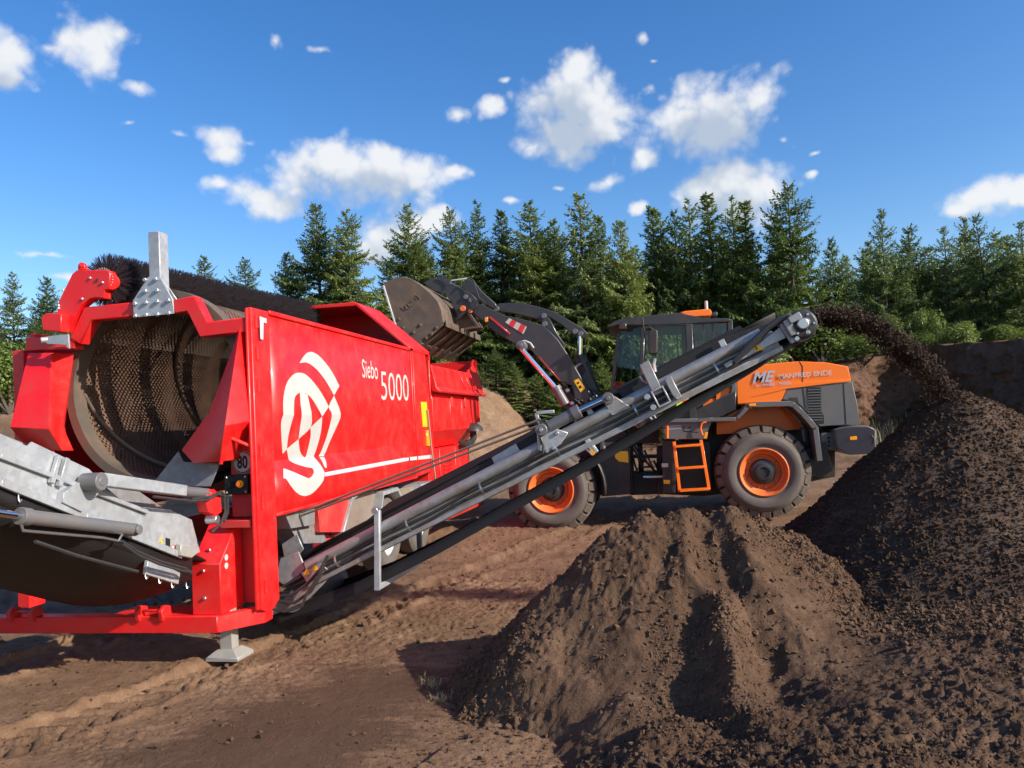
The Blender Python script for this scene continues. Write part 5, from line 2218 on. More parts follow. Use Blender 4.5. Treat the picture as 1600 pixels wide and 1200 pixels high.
# folding joint: plates, pivot, cylinder
C5 = lambda l: [(820 + a / 10.0, 620 + b / 10.0) for a, b in l]
mb = MB()
mb.Y(C5([(185, 450), (380, 470), (520, 510), (680, 560), (560, 740), (470, 800), (330, 880), (200, 830), (190, 640)]), YC - .05, .05)
JT = part('joint_plate', mb, 'galvanised', DCV, .005)
mb = MB()
c_ = pY(*C5([(265, 515)])[0], YC - .07)
mb.cyl(c_ + Vector((0, -.04, 0)), c_ + Vector((0, .10, 0)), .052, 20)
part('pivot', mb, 'cylinder_grey', JT, .005)
bolts([c_ + Vector((0, -.04, 0)), pY(*C5([(505, 565)])[0], YC - .05), pY(*C5([(350, 845)])[0], YC - .05), pY(*C5([(450, 800)])[0], YC - .05)], (0, -1, 0), .018, .02, JT)
m_ = ram(JT, pY(*C5([(380, 470)])[0], YC - .03), pY(*C5([(860, 215)])[0], YC - .03), pY(*C5([(1230, 45)])[0], YC - .03), .052, .024)
mb = MB()
mb.Y(C5([(1220, 60), (1260, 10), (1370, -25), (1420, 0), (1660, 160), (1600, 200), (1380, 300), (1340, 280)]), YC - .04, .05)
part('joint_plate', mb, 'galvanised_dirty', DCV, .006)
mb = MB()
c_ = pY(*C5([(1300, 25)])[0], YC - .06)
mb.cyl(c_ + Vector((0, -.02, 0)), c_ + Vector((0, .08, 0)), .05, 20)
mb.cyl(c_ + Vector((0, -.035, 0)), c_ + Vector((0, -.0, 0)), .02, 12)
part('pivot', mb, 'cylinder_grey', JT, .004)
mb = MB()
mb.Y(C5([(945, 195), (1010, 170), (1090, 250), (1110, 330), (1040, 365)]), YC + .0, .03)
mb.Y(C5([(760, 350), (910, 440), (830, 490), (800, 470)]), YC + .02, .03)
mb.Y(C5([(930, 680), (1010, 650), (1150, 850), (1060, 915)]), YC - .03, .05)
mb.Y(C5([(1140, 560), (1210, 540), (1260, 800), (1230, 830)]), YC + .1, .03)
part('joint_plate', mb, 'galvanised', DCV, .004)
mb = MB()
mb.Y(C5([(1010, 850), (1060, 820), (1100, 890), (1060, 920)]), YC - .034, .004)
part('reflector', mb, 'amber', JT, 0)
mb = MB()
mb.Y(C5([(1000, 705), (1025, 695), (1135, 835), (1105, 850)]), YC - .033, .003)
part('reflector', mb, 'white_paint', JT, 0)
mb = MB()
mb.bar(pY(838, 645, YC + .2), pY(842, 662, YC + .2), .03, .03, (0, 1, 0))
mb.bar(pY(838, 645, YC + .2), pY(866, 643, YC + .2), .03, .03, (0, 1, 0))
part('lamp_arm', mb, 'galvanised', JT, .003)
mb = MB()
mb.tube([pY(*C5([q_])[0], YC - .07) for q_ in ((210, 400), (200, 520), (250, 650), (290, 760), (280, 880), (150, 950))], .012, 6)
mb.tube([pY(*C5([q_])[0], YC - .06) for q_ in ((330, 350), (250, 380), (215, 480), (235, 600), (270, 740))], .012, 6)
part('hydraulic_hose', mb, 'hose', JT, 0)
C9 = lambda l: [(960 + a / 10.0, 560 + b / 10.0) for a, b in l]
mb = MB()
P_a, P_b = pY(*C9([(465, 70)])[0], YC - .04), pY(*C9([(690, 560)])[0], YC - .04)
mb.bar(P_a, P_b, .085, .085, (0, 1, 0))
BR = part('transport_bracket', mb, 'galvanised_dirty', DCV, .005)
mb = MB()      # open square tube end
o_ = pY(*C9([(725, 600)])[0], YC - .09)
for dx, dz, sx, sz in ((-.05, 0, .014, .155), (.05, 0, .014, .155), (0, .07, .1, .014), (0, -.07, .1, .014)):
    v_ = cdir * dx + cup * dz
    rm = Matrix((cdir, Vector((0, 1, 0)), cup)).transposed()
    mb.box(o_ + v_ + Vector((0, .10, 0)), (sx, .26, sz), rm)
part('tube_socket', mb, 'galvanised', BR, .003)
mb = MB()
mb.box(o_ + cdir * .115 + Vector((0, .06, .02)), (.06, .12, .20), rm)
part('clamp_block', mb, 'galvanised_dirty', BR, .006)
bolts([o_ + cdir * -.10 + cup * .05, o_ + cdir * -.095 + cup * -.05], (0, -1, 0), .03, .03, BR)
bolts([o_ + cdir * .115 + cup * -.07], (0, -1, 0), .016, .03, BR)
mb = MB()
mb.tube([pY(*C9([q_])[0], YC) for q_ in ((640, 210), (620, 90), (640, 0))], .014, 8)
mb.tube([pY(*C9([q_])[0], YC - .02) for q_ in ((390, 280), (440, 350), (520, 385))], .010, 8)
part('lock_lever', mb, 'bolt_steel', BR, 0)
# warning triangle and head section
CH = lambda l: [(1100 + a / 7.5, 480 + b / 7.5) for a, b in l]
mb = MB()
mb.Y(CH([(232, 668), (640, 430), (890, 232), (960, 360), (700, 480), (260, 715)]), YC - .03, .02)
HS = part('head_plate', mb, 'galvanised', DCV, .004)
mb = MB()
mb.Y(CH([(590, 425), (712, 488), (590, 525)]), YC - .036, .004)
WT = part('warning_sticker', mb, 'yellow', HS, 0)
place_text(text_mesh('!', 'dark_print', .014, .058, bold=.03), pY(*CH([(615, 500)])[0], YC - .040), cdir, cup, HS, 'warning_print')
mb = MB()
mb.Y(CH([(890, 215), (960, 130), (1145, 65), (1245, 220), (1270, 300), (1030, 430), (1000, 400)]), YC - .06, .03)
mb.Y(CH([(1000, 390), (1255, 260), (1268, 300), (1030, 432)]), YC - .10, .06)
HE = part('head_housing', mb, 'galvanised', DCV, .006)
mb = MB()
c_ = pY(*CH([(1140, 205)])[0], YC - .06)
mb.lathe(c_, (0, -1, 0), [(.12, .0), (.12, .04), (.105, .055), (.06, .06), (.055, .075), (.05, .08), (.03, .08), (.0001, .08)], 28)
MO = part('belt_motor', mb, 'charcoal', HE, .003)
mb = MB()
mb.lathe(c_, (0, -1, 0), [(.045, .081), (.038, .086), (.0001, .086)], 20)
part('motor_cap', mb, 'bolt_steel', MO, 0)
bolts([c_ + Vector((.085 * math.cos(a), -.055, .085 * math.sin(a))) for a in [6.283 * k / 6 for k in range(6)]], (0, -1, 0), .012, .014, MO)
bolts([pY(*q, YC - .10) for q in CH([(1085, 370), (1215, 295)])], (0, -1, 0), .022, .02, HE)
mb = MB()
c2_ = pY(*CH([(1000, 230)])[0], YC - .08)
mb.tube([pY(*CH([q_])[0], YC - .10) for q_ in ((350, 640), (600, 380), (760, 230), (900, 130), (980, 95), (1050, 130), (1080, 180))], .024, 8)
mb.tube([pY(*CH([q_])[0], YC - .08) for q_ in ((340, 670), (640, 380), (800, 220), (930, 150), (1010, 160), (1040, 230))], .018, 8)
part('hydraulic_hose', mb, 'hose', HE, 0)
mb = MB()
mb.box(pY(*CH([(1060, 130)])[0], YC - .12), (.10, .08, .06), rm)
mb.box(pY(*CH([(1000, 240)])[0], YC - .10), (.05, .06, .14), rm)
part('valve_block', mb, 'galvanised_dirty', HE, .005)
mb = MB()
q = pY(*CH([(1120, 230)])[0], YC)
mb.cyl((q.x, YC + .02, q.z), (q.x, YF, q.z), .13, 24)
part('head_drum', mb, 'rubber', DCV, .004)
mb = MB()
mb.slab([(q.x - .25, YF, q.z - .16), (q.x + .14, YF, q.z + .03), (q.x + .05, YF, q.z + .2), (q.x - .2, YF, q.z + .06)], (0, .03, 0))
part('far_head_plate', mb, 'galvanised', DCV, .004)

# ================================================================== WHEEL LOADER
L = thing('wheel_loader', (3.4, 8.3, 0), 'orange and dark grey wheel loader tipping its raised bucket into the red screen', 'wheel loader')
YN, YW = 7.1, 9.55          # near and far wheel faces
K8 = lambda l: [(1080 + a / 4.284, 540 + b / 4.284) for a, b in l]
K7 = lambda l: [(920 + a / 4.0, 460 + b / 4.0) for a, b in l]
K6 = lambda l: [(780 + a / 4.0, 560 + b / 4.0) for a, b in l]
K5 = lambda l: [(580 + a / 4.0, 420 + b / 4.0) for a, b in l]
K4 = lambda l: [(590 + a / 7.5, 420 + b / 7.5) for a, b in l]

# --- wheels: one set of meshes, four copies
TR = .775


def wheel_meshes():
    t = MB()
    t.lathe((0, 0, 0), (0, 1, 0), [(.375, .07), (.395, .03), (.42, .035), (.47, .005), (.56, .0), (.63, .03), (.675, .075), (.695, .11), (.695, .45), (.675, .485), (.64, .53), (.56, .56), (.45, .55), (.38, .50)], 72)
    n = 23
    for side in (0, 1):
        for i in range(n):
            a = 2 * math.pi * (i + .5 * side) / n
            half = math.pi / n * .74
            v = []
            y0, ym, y1_ = (.055, .10, .31) if side == 0 else (.505, .46, .25)
            tw = .16
            for (r_, y_, da) in ((.66, y0 - .012 if side == 0 else y0 + .012, 0), (TR - .018, ym - .02 if side == 0 else ym + .02, 0), (TR, (ym * 2 + y1_) / 3, tw * .35), (TR, y1_, tw), (.66, y1_, tw), (.66, ym, 0)):
                for sg in (-1, 1):
                    aa = a + sg * half * (1.0 if y_ != y1_ else .7) + da
                    v.append((r_ * math.cos(aa), y_, r_ * math.sin(aa)))
            f = []
            for k in range(5):
                f.append((2 * k, 2 * k + 1, 2 * k + 3, 2 * k + 2))
            f.append((10, 11, 1, 0))
            f.append((0, 2, 4, 6, 8, 10))
            f.append((11, 9, 7, 5, 3, 1))
            t.add(v, f)
    tyre = t.mesh('tyre', 'tyre')
    sw = MB()
    sw.lathe((0, 0, 0), (0, 1, 0), [(.40, .022), (.43, .028), (.47, .0), (.56, -.006), (.60, .006), (.61, .018)], 72)
    sidew = sw.mesh('sidewall', 'tyre_side')
    r_ = MB()
    r_.lathe((0, 0, 0), (0, 1, 0), [(.395, .03), (.40, .012), (.385, .004), (.37, .02), (.355, .05), (.345, .06), (.335, .10), (.30, .12), (.28, .17), (.235, .185), (.20, .18), (.19, .16), (.0001, .16)], 64)
    rim = r_.mesh('wheel', 'orange_rim')
    h = MB()
    h.lathe((0, 0, 0), (0, 1, 0), [(.215, .18), (.20, .10), (.19, .08), (.14, .065), (.135, .03), (.125, .015), (.09, .01), (.085, .03), (.0001, .03)], 40)
    hub = h.mesh('hub', 'charcoal')
    b = MB()
    b.lathe((0, .18, 0), (0, -1, 0), [(.018, 0), (.018, .02), (.010, .024), (.0001, .024)], 8)
    nut = b.mesh('wheel_nut', 'orange_rim')
    return rim, tyre, sidew, hub, nut


WM = wheel_meshes()
rearh, fronth = pY(1194, 738, YN), pY(860.5, 766, YN)
for c, sx in ((rearh, 1), (fronth, 1), (Vector((rearh.x, YW, rearh.z)), -1), (Vector((fronth.x, YW, fronth.z)), -1)):
    w = link('wheel', WM[0], L)
    w.location = c
    w.rotation_euler = (0, random.uniform(0, 6), 0) if sx > 0 else (math.pi, 0, 0)
    for nm, me in zip(('tyre', 'sidewall', 'hub'), WM[1:4]):
        o = bpy.data.objects.new(nm, me)
        COL.objects.link(o)
        o.parent = w
    for i in range(16 if sx > 0 else 0):
        o = bpy.data.objects.new('wheel_nut', WM[4])
        COL.objects.link(o)
        o.parent = w
        o.location = (.262 * math.cos(i * math.pi / 8), -.012, .262 * math.sin(i * math.pi / 8))

# --- chassis between and behind the wheels
mb = MB()
mb.Y([(1026, 700), (1060, 690), (1120, 660), (1250, 660), (1305, 675), (1305, 745), (1230, 760), (1100, 775), (1026, 772)], 7.95, .8)
part('rear_chassis', mb, 'black_metal', L, .01)
mb = MB()
mb.Y([(895, 600), (940, 612), (960, 650), (988, 690), (990, 772), (940, 775), (925, 740), (905, 690)], 7.95, .8)
part('front_chassis', mb, 'black_metal', L, .01)
mb = MB()
mb.Y([(985, 668), (1030, 672), (1030, 692), (985, 694)], 8.1, .5)
mb.Y([(985, 712), (1030, 712), (1030, 716), (985, 716)], 8.1, .5)
mb.Y([(985, 738), (1030, 738), (1030, 772), (985, 774)], 8.1, .5)
q = pY(1000, 700, 8.3)
mb.cyl((q.x, 8.3, q.z - .6), (q.x, 8.3, q.z + .3), .05, 10)
part('centre_joint', mb, 'black_metal', L, .008)
mb = MB()
for q_, y_, t_ in (([(1035, 688), (1056, 688), (1056, 770), (1036, 772)], 7.25, .6), ([(937, 692), (965, 690), (985, 700), (985, 772), (940, 776)], 7.55, .4), ([(1057, 690), (1110, 690), (1112, 770), (1057, 770)], 7.6, .3)):
    mb = MB()
    mb.Y(q_, y_, t_)
    part('tank_box', mb, 'black_metal', L, .008)
mb = MB()
mb.cyl((rearh.x, 7.3, rearh.z), (rearh.x, 9.4, rearh.z), .16, 14)
mb.cyl((fronth.x, 7.3, fronth.z), (fronth.x, 9.4, fronth.z), .16, 14)
part('axle', mb, 'black_metal', L, .01)
mb = MB()
for k_ in range(5):
    x_ = 985 + 9 * k_
    mb.tube([pY(x_ - 14, 680 + 6 * k_, 7.9), pY(x_, 700 + 8 * k_, 7.75), pY(x_ + 10, 735 - 5 * k_, 7.78), pY(x_ + 22, 720 + 9 * k_, 7.95)], .02, 7)
part('hydraulic_hose', mb, 'hose', L, 0)
mb = MB()
mb.cyl(pY(1005, 745, 7.8), pY(1040, 744, 7.8), .03, 10)
part('steering_ram', mb, 'chrome', L, 0)
mb = MB()
mb.Y([(961, 705), (981, 705), (982, 723), (967, 721), (961, 715)], 7.545, .004)
part('warning_sticker', mb, 'yellow', L, 0)
mb = MB()
mb.Y([(1037, 750), (1047, 750), (1047, 756), (1037, 756)], 7.246, .003)
part('warning_sticker', mb, 'yellow', L, 0)
mb = MB()
mb.Y([(1034, 724), (1044, 724), (1044, 730), (1034, 730)], 7.246, .003)
part('warning_sticker', mb, 'white_paint', L, 0)
mb = MB()
mb.Y([(1305, 745), (1230, 745), (1262, 700), (1290, 690)], 7.5, 1.7)
part('rear_skirt', mb, 'black_metal', L, .01)

# --- hood
hood = K8([(300, 150), (420, 132), (560, 118), (720, 105), (900, 112), (1050, 140), (1070, 235), (900, 258), (750, 277), (640, 290), (605, 362), (595, 378), (310, 392)])
HN, HF = 7.52, 9.12


def tapered(pts_px, yn, yf, bev, mat, name, parent, inset=.10, zc=2.45, bevel=.01):
    """body shell: side outline with the upper edge drawn in towards the middle"""
    m_ = MB()
    a = [pY(*q, yn) for q in pts_px]
    zt_ = max(p_.z for p_ in a)
    vs = []
    for p_ in a:
        k = max(0.0, (p_.z - zc) / max(1e-3, zt_ - zc))
        vs.append(Vector((p_.x, yn + inset * k * k, p_.z)))
    n = len(vs)
    far_ = [Vector((v.x, yf - (v.y - yn), v.z)) for v in vs]
    fs_ = [tuple(range(n)), tuple(range(2 * n - 1, n - 1, -1))] + [(i, i + n, (i + 1) % n + n, (i + 1) % n) for i in range(n)]
    m_.add(vs + far_, [f[::-1] for f in fs_] if False else fs_)
    o_ = part(name, m_, mat, parent, bevel)
    bm_ = bmesh.new()
    bm_.from_mesh(o_.data)
    bmesh.ops.recalc_face_normals(bm_, faces=bm_.faces[:])
    bm_.to_mesh(o_.data)
    bm_.free()
    return o_


HO = tapered(hood, HN, HF, .02, 'orange', 'engine_hood', L, inset=.0)
# upper chamfer of the hood is a second, narrower shell
mb = MB()
mb.Y(K8([(722, 106), (728, 106), (748, 140), (748, 277), (742, 277), (740, 142)]), HN - .003, .01)
part('panel_joint', mb, 'dark_print', HO, 0)
mb = MB()
mb.Y(K8([(400, 345), (520, 285), (600, 255), (1068, 225), (1070, 236), (750, 277), (640, 290), (605, 300), (520, 320)]), HN - .012, .012)
part('pressed_fold', mb, 'orange', HO, .008)
grey = K8([(640, 289), (760, 275), (1000, 249), (1078, 240), (1110, 380), (1132, 525), (860, 542), (800, 470), (740, 408), (700, 372), (607, 362)])
GP = tapered(grey, HN + .01, HF - .01, .02, 'loader_grey', 'rear_cover', L, inset=0)
mb = MB()
mb.Y(K8([(775, 280), (870, 278), (872, 440), (888, 465), (890, 522), (795, 522)]), HN + .004, .01)
GR = part('grille', mb, 'dark_print', GP, .002)
sl_ = MB()
for k in range(12):
    a, b = K8([(780, 296 + k * 18.5), (868 + (12 if k > 8 else 0), 294 + k * 18.5)])
    sl_ = MB()
    sl_.bar(pY(*a, HN + .0), pY(*b, HN + .0), .012, .016, (0, 0, 1))
    part('grille_slat', sl_, 'loader_grey', GR, 0)
mb = MB()
mb.Y(K8([(1018, 248), (1022, 248), (1040, 528), (1034, 528)]), HN + .004, .01)
mb.Y(K8([(745, 280), (750, 280), (768, 420), (762, 420)]), HN + .004, .01)
part('panel_joint', mb, 'dark_print', GP, 0)
mb = MB()
mb.Y(K8([(655, 350), (715, 345), (718, 385), (660, 385)]), HN + .004, .01)
part('door_catch', mb, 'black_metal', GP, .002)
mb = MB()
mb.tube([pY(*q, 7.9) for q in K8([(560, 120), (570, 88), (590, 80), (650, 80), (675, 88), (682, 112)])], .014, 8)
part('hood_rail', mb, 'black_metal', L, 0)
ly = HN - .018
a = pY(1177, 599, ly)
ME1 = text_mesh('ME', 'print_grey', .385, .19, shear=.35, bold=.025)
o = pY(1176, 598.5, ly)
e1 = (pY(1213, 595, ly) - pY(1178, 598.5, ly))
place_text(ME1, o, (e1.x, 0, 0), (0, 0, 1), HO)
o1, o2 = pY(1217, 592, ly), pY(1300, 585.5, ly)
place_text(text_mesh('MANFRED ENDE', 'white_paint', (o2 - o1).length, .08, bold=.014), o1, (o2 - o1), (0, 0, 1), HO)
o1, o2 = pY(1177, 600.5, ly), pY(1236, 597, ly)
place_text(text_mesh('Tel.: 04488 - 98880', 'print_grey', (o2 - o1).length, .055, bold=.01), o1 + Vector((0, 0, -.045)), (o2 - o1), (0, 0, 1), HO)

# cab-side orange cover and the grey handle bracket in front of the hood
mb = MB()
mb.Y(K8([(165, 300), (255, 262), (262, 300), (240, 360), (165, 420)]), 7.56, .3)
mb.Y(K8([(75, 385), (160, 345), (163, 428), (80, 432)]), 7.58, .3)
mb.Y(K8([(180, 225), (202, 218), (206, 262), (182, 268)]), 7.40, .1)
part('side_cover', mb, 'orange', L, .008)
mb = MB()
mb.Y(K8([(262, 170), (298, 150), (305, 330), (290, 380), (215, 425), (180, 420), (262, 330), (272, 280)]), 7.50, .08)
part('grab_bracket', mb, 'loader_grey', L, .008)

# --- fenders: bent sheet, platform and side box
def bent(pts_px, y0, y1_, th, mat, name, parent):
    m_ = MB()
    pts = [pY(*q, y0) for q in pts_px]
    for i in range(len(pts) - 1):
        a_, b_ = pts[i], pts[i + 1]
        dn_ = Vector(((b_ - a_).z, 0, -(b_ - a_).x)).normalized() * th
        if dn_.z > 0:
            dn_ = -dn_
        m_.slab([a_, b_, b_ + dn_, a_ + dn_], (0, y1_ - y0, 0))
    return part(name, m_, mat, parent, .006)


FE = bent(K8([(375, 398), (400, 380), (660, 370), (700, 385), (760, 440), (850, 545), (880, 770)]), 7.06, 7.62, .085, 'loader_grey', 'rear_fender', L)
mb = MB()
mb.Y(K8([(388, 388), (432, 386), (434, 404), (388, 406)]), 7.045, .014)
part('side_marker', mb, 'amber', FE, .002)
bent([(1018, 655), (1090, 654), (1150, 652), (1166, 634)], 7.06, 7.62, .06, 'loader_grey', 'step_platform', L)
mb = MB()
mb.Y(K7([(455, 800), (780, 770), (745, 850), (720, 905), (480, 905)]), 7.12, .45)
SB = part('side_box', mb, 'loader_grey', L, .008)
mb = MB()
mb.Y(K7([(590, 820), (594, 820), (598, 852), (685, 860), (684, 864), (594, 857)]), 7.116, .004)
mb.cyl(pY(*K7([(632, 833)])[0], 7.114), pY(*K7([(632, 833)])[0], 7.13), .018, 12)
part('box_lid_joint', mb, 'dark_print', SB, 0)
mb = MB()
for k in range(3):
    a, b = K7([(498, 824 + k * 9), (578, 820 + k * 9)])
    mb.bar(pY(*a, 7.117), pY(*b, 7.117), .004, .012, (0, 0, 1))
part('notice_print', mb, 'print_grey', SB, 0)
mb = MB()
mb.tube([pY(*q, 7.08) for q in K7([(490, 898), (490, 822)])], .022, 8)
mb.tube([pY(*q, 7.06) for q in K7([(712, 880), (698, 840), (705, 810), (720, 800), (735, 800)])], .016, 8)
part('grab_handle', mb, 'orange', L, 0)
mb = MB()
mb.Y(K7([(718, 900), (728, 860), (745, 862), (738, 902)]), 7.05, .02)
part('side_marker', mb, 'amber', L, .002)
# inner wheel housing, lower hood side in the fender's shade
mb = MB()
mb.Y(K8([(170, 505), (365, 402), (640, 398), (735, 520), (735, 560), (600, 570), (170, 596)]), 7.63, .05)
part('inner_fender', mb, 'orange', L, .004)
mb = MB()
mb.bar(pY(*K8([(620, 400)])[0], 7.35), pY(*K8([(750, 550)])[0], 7.35), .03, .06, (0, 1, 0))
mb.bar(pY(*K8([(745, 560)])[0], 7.35), pY(*K8([(755, 640)])[0], 7.35), .04, .06, (0, 1, 0))
part('fender_stay', mb, 'loader_grey', L, .004)
# front fender behind the front wheel
mb = MB()
fc = fronth
m_ = MB()
rows = []
for i in range(9):
    a = R(-8) + R(78) * i / 8
    rows.append([(fc.x + .93 * math.cos(a), y_, fc.z + .93 * math.sin(a)) for y_ in (7.12, 7.68)])
m_.sheet(rows)
part('front_fender', m_, 'charcoal', L, .0, solid=.03)

# --- ladder
mb = MB()
l0, l1 = pY(1053, 690, 7.08), pY(1062, 768, 7.04)
r0_, r1_ = pY(1095, 687, 7.08), pY(1108, 765, 7.04)
mb.bar(l0, l1, .05, .035, (0, 1, 0))
mb.bar(r0_, r1_, .05, .035, (0, 1, 0))
LD = part('ladder', mb, 'orange', L, .004)
for t in (.10, .54, .98):
    mb = MB()
    a, b = l0.lerp(l1, t), r0_.lerp(r1_, t)
    mb.bar(a, b, .14 if t > .9 else .11, .04, (0, 0, 1))
    part('rung', mb, 'orange', LD, .004)

# --- counterweight
cw = [Vector(p_) for p_ in (pY(1305, 672, 7.30), pY(1323, 668, 7.12), pY(1356, 665, 7.12), pY(1369, 671, 7.12), pY(1369, 703, 7.12), pY(1358, 709, 7.12), pY(1327, 711, 7.12), pY(1308, 700, 7.3))]
mb = MB()
n = len(cw)
far_ = [Vector((v.x, 9.6 - (v.y - 7.1), v.z)) for v in cw]
mb.add(cw + far_, [tuple(range(n)), tuple(range(2 * n - 1, n - 1, -1))] + [(i, i + n, (i + 1) % n + n, (i + 1) % n) for i in range(n)])
CWO = part('counterweight', mb, 'loader_grey', L, .02)
mb = MB()
mb.Y(K8([(868, 585), (985, 580), (1000, 700), (875, 700)]), 7.55, 1.7)
mb.bx((pY(1369, 670, 7.2).x, 7.5, pY(1369, 699, 7.2).z), (pY(1377, 670, 7.2).x, 9.2, pY(1377, 673, 7.2).z))
part('rear_bumper', mb, 'loader_grey', L, .012)
mb = MB()
mb.Y(K8([(1062, 610), (1108, 606), (1110, 630), (1064, 633)]), 7.108, .015)
part('side_marker', mb, 'amber', CWO, .003)
mb = MB()
for zz in (618, 644, 670):
    q = pY(*K8([(920, zz)])[0], 7.545)
    mb.cyl(q, q + Vector((0, .01, 0)), .022, 12)
part('bolt_hole', mb, 'dark_print', CWO, 0)
mb = MB()
mb.tube([pY(*q, 7.11) for q in K8([(1205, 600), (1222, 620), (1222, 650), (1210, 660)])], .016, 8)
part('tow_loop', mb, 'black_metal', CWO, 0)

# --- cab
cabn, cabf = 7.45, 9.15
A_t, A_b = pY(1005, 510, cabn), pY(1000, 640, cabn)          # front door pillar
F_t, F_b = pY(967, 519, cabn + .16), pY(955, 620, cabn + .16)          # windscreen edge
B_t, B_b = pY(1076, 505, cabn), pY(1083, 660, cabn)
R_t, R_b = pY(1140, 499, cabn + .1), pY(1143, 590, cabn + .1)


def mir(v):
    return Vector((v.x, cabn + cabf - v.y, v.z))


mb = MB()
for f_ in (lambda v: v, mir):
    mb.bar(f_(A_t), f_(A_b), .07, .07, (0, 1, 0))
    mb.bar(f_(F_t), f_(F_b), .06, .07, (0, 1, 0))
    mb.bar(f_(B_t), f_(B_b), .12, .09, (0, 1, 0))
    mb.bar(f_(R_t), f_(R_b), .09, .09, (0, 1, 0))
mb.bar(F_b, mir(F_b), .08, .08)
mb.bar(R_b, mir(R_b), .08, .08)
mb.bar(pY(1084, 543, cabn), pY(1142, 541, cabn + .1), .05, .06, (0, 1, 0))
CABO = part('cab', mb, 'charcoal', L, .01)
mb = MB()
fl = [pY(962, 640, cabn + .1), pY(1000, 672, cabn), pY(1088, 668, cabn), pY(1150, 640, cabn), pY(1150, 610, cabn), pY(1088, 640, cabn), pY(1000, 652, cabn), pY(960, 622, cabn + .1)]
mb.slab(fl, (0, cabf - cabn, 0))
part('cab_floor', mb, 'charcoal', CABO, .01)
mb = MB()
mb.Y(K7([(480, 640), (640, 640), (640, 740), (480, 745)]), cabn + .02, .3)
mb.Y([(1088, 545), (1143, 542), (1143, 600), (1088, 640)], cabn + .03, 1.6)
part('cab_rear_wall', mb, 'charcoal', CABO, .01)
# roof with visor
mb = MB()
rt = K7([(112, 200), (150, 170), (210, 150), (400, 128), (560, 115), (740, 150), (880, 148), (890, 165), (640, 185), (340, 195), (190, 190), (125, 208)])
mb.Y(rt, cabn - .05, cabf - cabn + .1)
RF = part('cab_roof', mb, 'charcoal', CABO, .015)
mb = MB()
mb.Y(K7([(565, 112), (600, 104), (757, 90), (768, 108), (766, 130), (640, 142), (600, 128)]), cabn - .02, 1.2)
part('roof_panel', mb, 'orange', RF, .012)
mb = MB()
q = pY(1104, 486, 8.0)
mb.cyl(q, q + Vector((0, 0, .18)), .03, 12)
part('antenna_post', mb, 'white_paint', RF, .004)
mb = MB()
q = pY(*K7([(785, 125)])[0], cabn + .2)
mb.box(q, (.10, .12, .08))
q = pY(*K7([(215, 200)])[0], cabn - .02)
mb.box(q, (.12, .1, .11))
part('work_lamp', mb, 'charcoal', RF, .015)
mb = MB()
mb.box(q + Vector((-.06, 0, 0)), (.012, .085, .085))
part('lamp_lens', mb, 'reflector_red', RF, .003)
# panes
def pane(pts, name='window_pane'):
    m_ = MB()
    m_.add(pts, [tuple(range(len(pts)))])
    return part(name, m_, 'cab_glass', CABO, 0)


for f_ in (lambda v: v, mir):
    pane([f_(A_t), f_(F_t), f_(F_b), f_(A_b)])
    pane([f_(A_t), f_(B_t), f_(B_b), f_(A_b)])
    pane([f_(B_t) + Vector((.06, 0, 0)), f_(R_t), f_(pY(1142, 541, cabn + .1)), f_(pY(1086, 543, cabn))])
pane([F_t, mir(F_t), mir(F_b), F_b], 'windscreen')
pane([R_t, mir(R_t), mir(R_b), R_b])
low = [pY(962, 622, cabn + .12), pY(1000, 640, cabn - .01), pY(1014, 668, cabn - .01), pY(1000, 672, cabn - .01), pY(964, 645, cabn + .1)]
pane(low, 'lower_door_pane')
mb = MB()
for x_ in (1033, 1058):
    mb.bar(pY(x_, 508, cabn + .02), pY(x_ + 3, 640, cabn + .02), .025, .03, (0, 1, 0))
mb.bar(pY(1098, 506, cabn + .04), pY(1100, 541, cabn + .05), .03, .03, (0, 1, 0))
mb.bar(pY(1113, 504, cabn + .06), pY(1115, 541, cabn + .07), .03, .03, (0, 1, 0))
part('window_bar', mb, 'charcoal', CABO, .003)
# seat, wheel, console
mb = MB()
sx_ = pY(1055, 600, 8.3).x
mb.bx((sx_ - .25, 8.05, 2.15), (sx_ + .25, 8.55, 2.30))
mb.slab([(sx_ + .20, 8.05, 2.25), (sx_ + .34, 8.05, 2.95), (sx_ + .26, 8.05, 2.98), (sx_ + .08, 8.05, 2.28)], (0, .5, 0))
part('seat', mb, 'seat_black', CABO, .03)
mb = MB()
mb.bar((sx_ - .75, 8.3, 1.9), (sx_ - .55, 8.3, 2.50), .1, .1, (0, 1, 0))
mb.lathe((sx_ - .53, 8.3, 2.55), (-.35, 0, 1), [(.19, -.012), (.205, 0), (.19, .012), (.18, 0)], 24, close=True)
part('steering_wheel', mb, 'seat_black', CABO, 0)
# mirror on its arm
mb = MB()
mb.tube([pY(*q, cabn - .12) for q in K7([(335, 140), (342, 200), (355, 300), (345, 420)])], .012, 8)
mb.tube([pY(*q, cabn - .16) for q in K7([(345, 210), (380, 205), (400, 220)])], .014, 8)
part('mirror_arm', mb, 'black_metal', CABO, 0)
mb = MB()
mb.Y(K7([(372, 235), (385, 220), (422, 218), (430, 232), (428, 355), (420, 370), (385, 372), (374, 358)]), cabn - .25, .09)
part('mirror', mb, 'black_metal', CABO, .015)
mb = MB()
mb.Y([(1013, 505), (1072, 503), (1072, 508), (1013, 510)], cabn - .04, .03)
part('door_rail', mb, 'charcoal', CABO, .004)
mb = MB()
mb.tube([pY(*q, cabn - .03) for q in ((1010, 645), (1022, 660), (1035, 664), (1048, 664))], .014, 8)
mb.tube([pY(*q, cabn - .03) for q in ((1016, 640), (1026, 655), (1038, 659))], .010, 8)
part('grab_handle', mb, 'stripe_grey', CABO, 0)

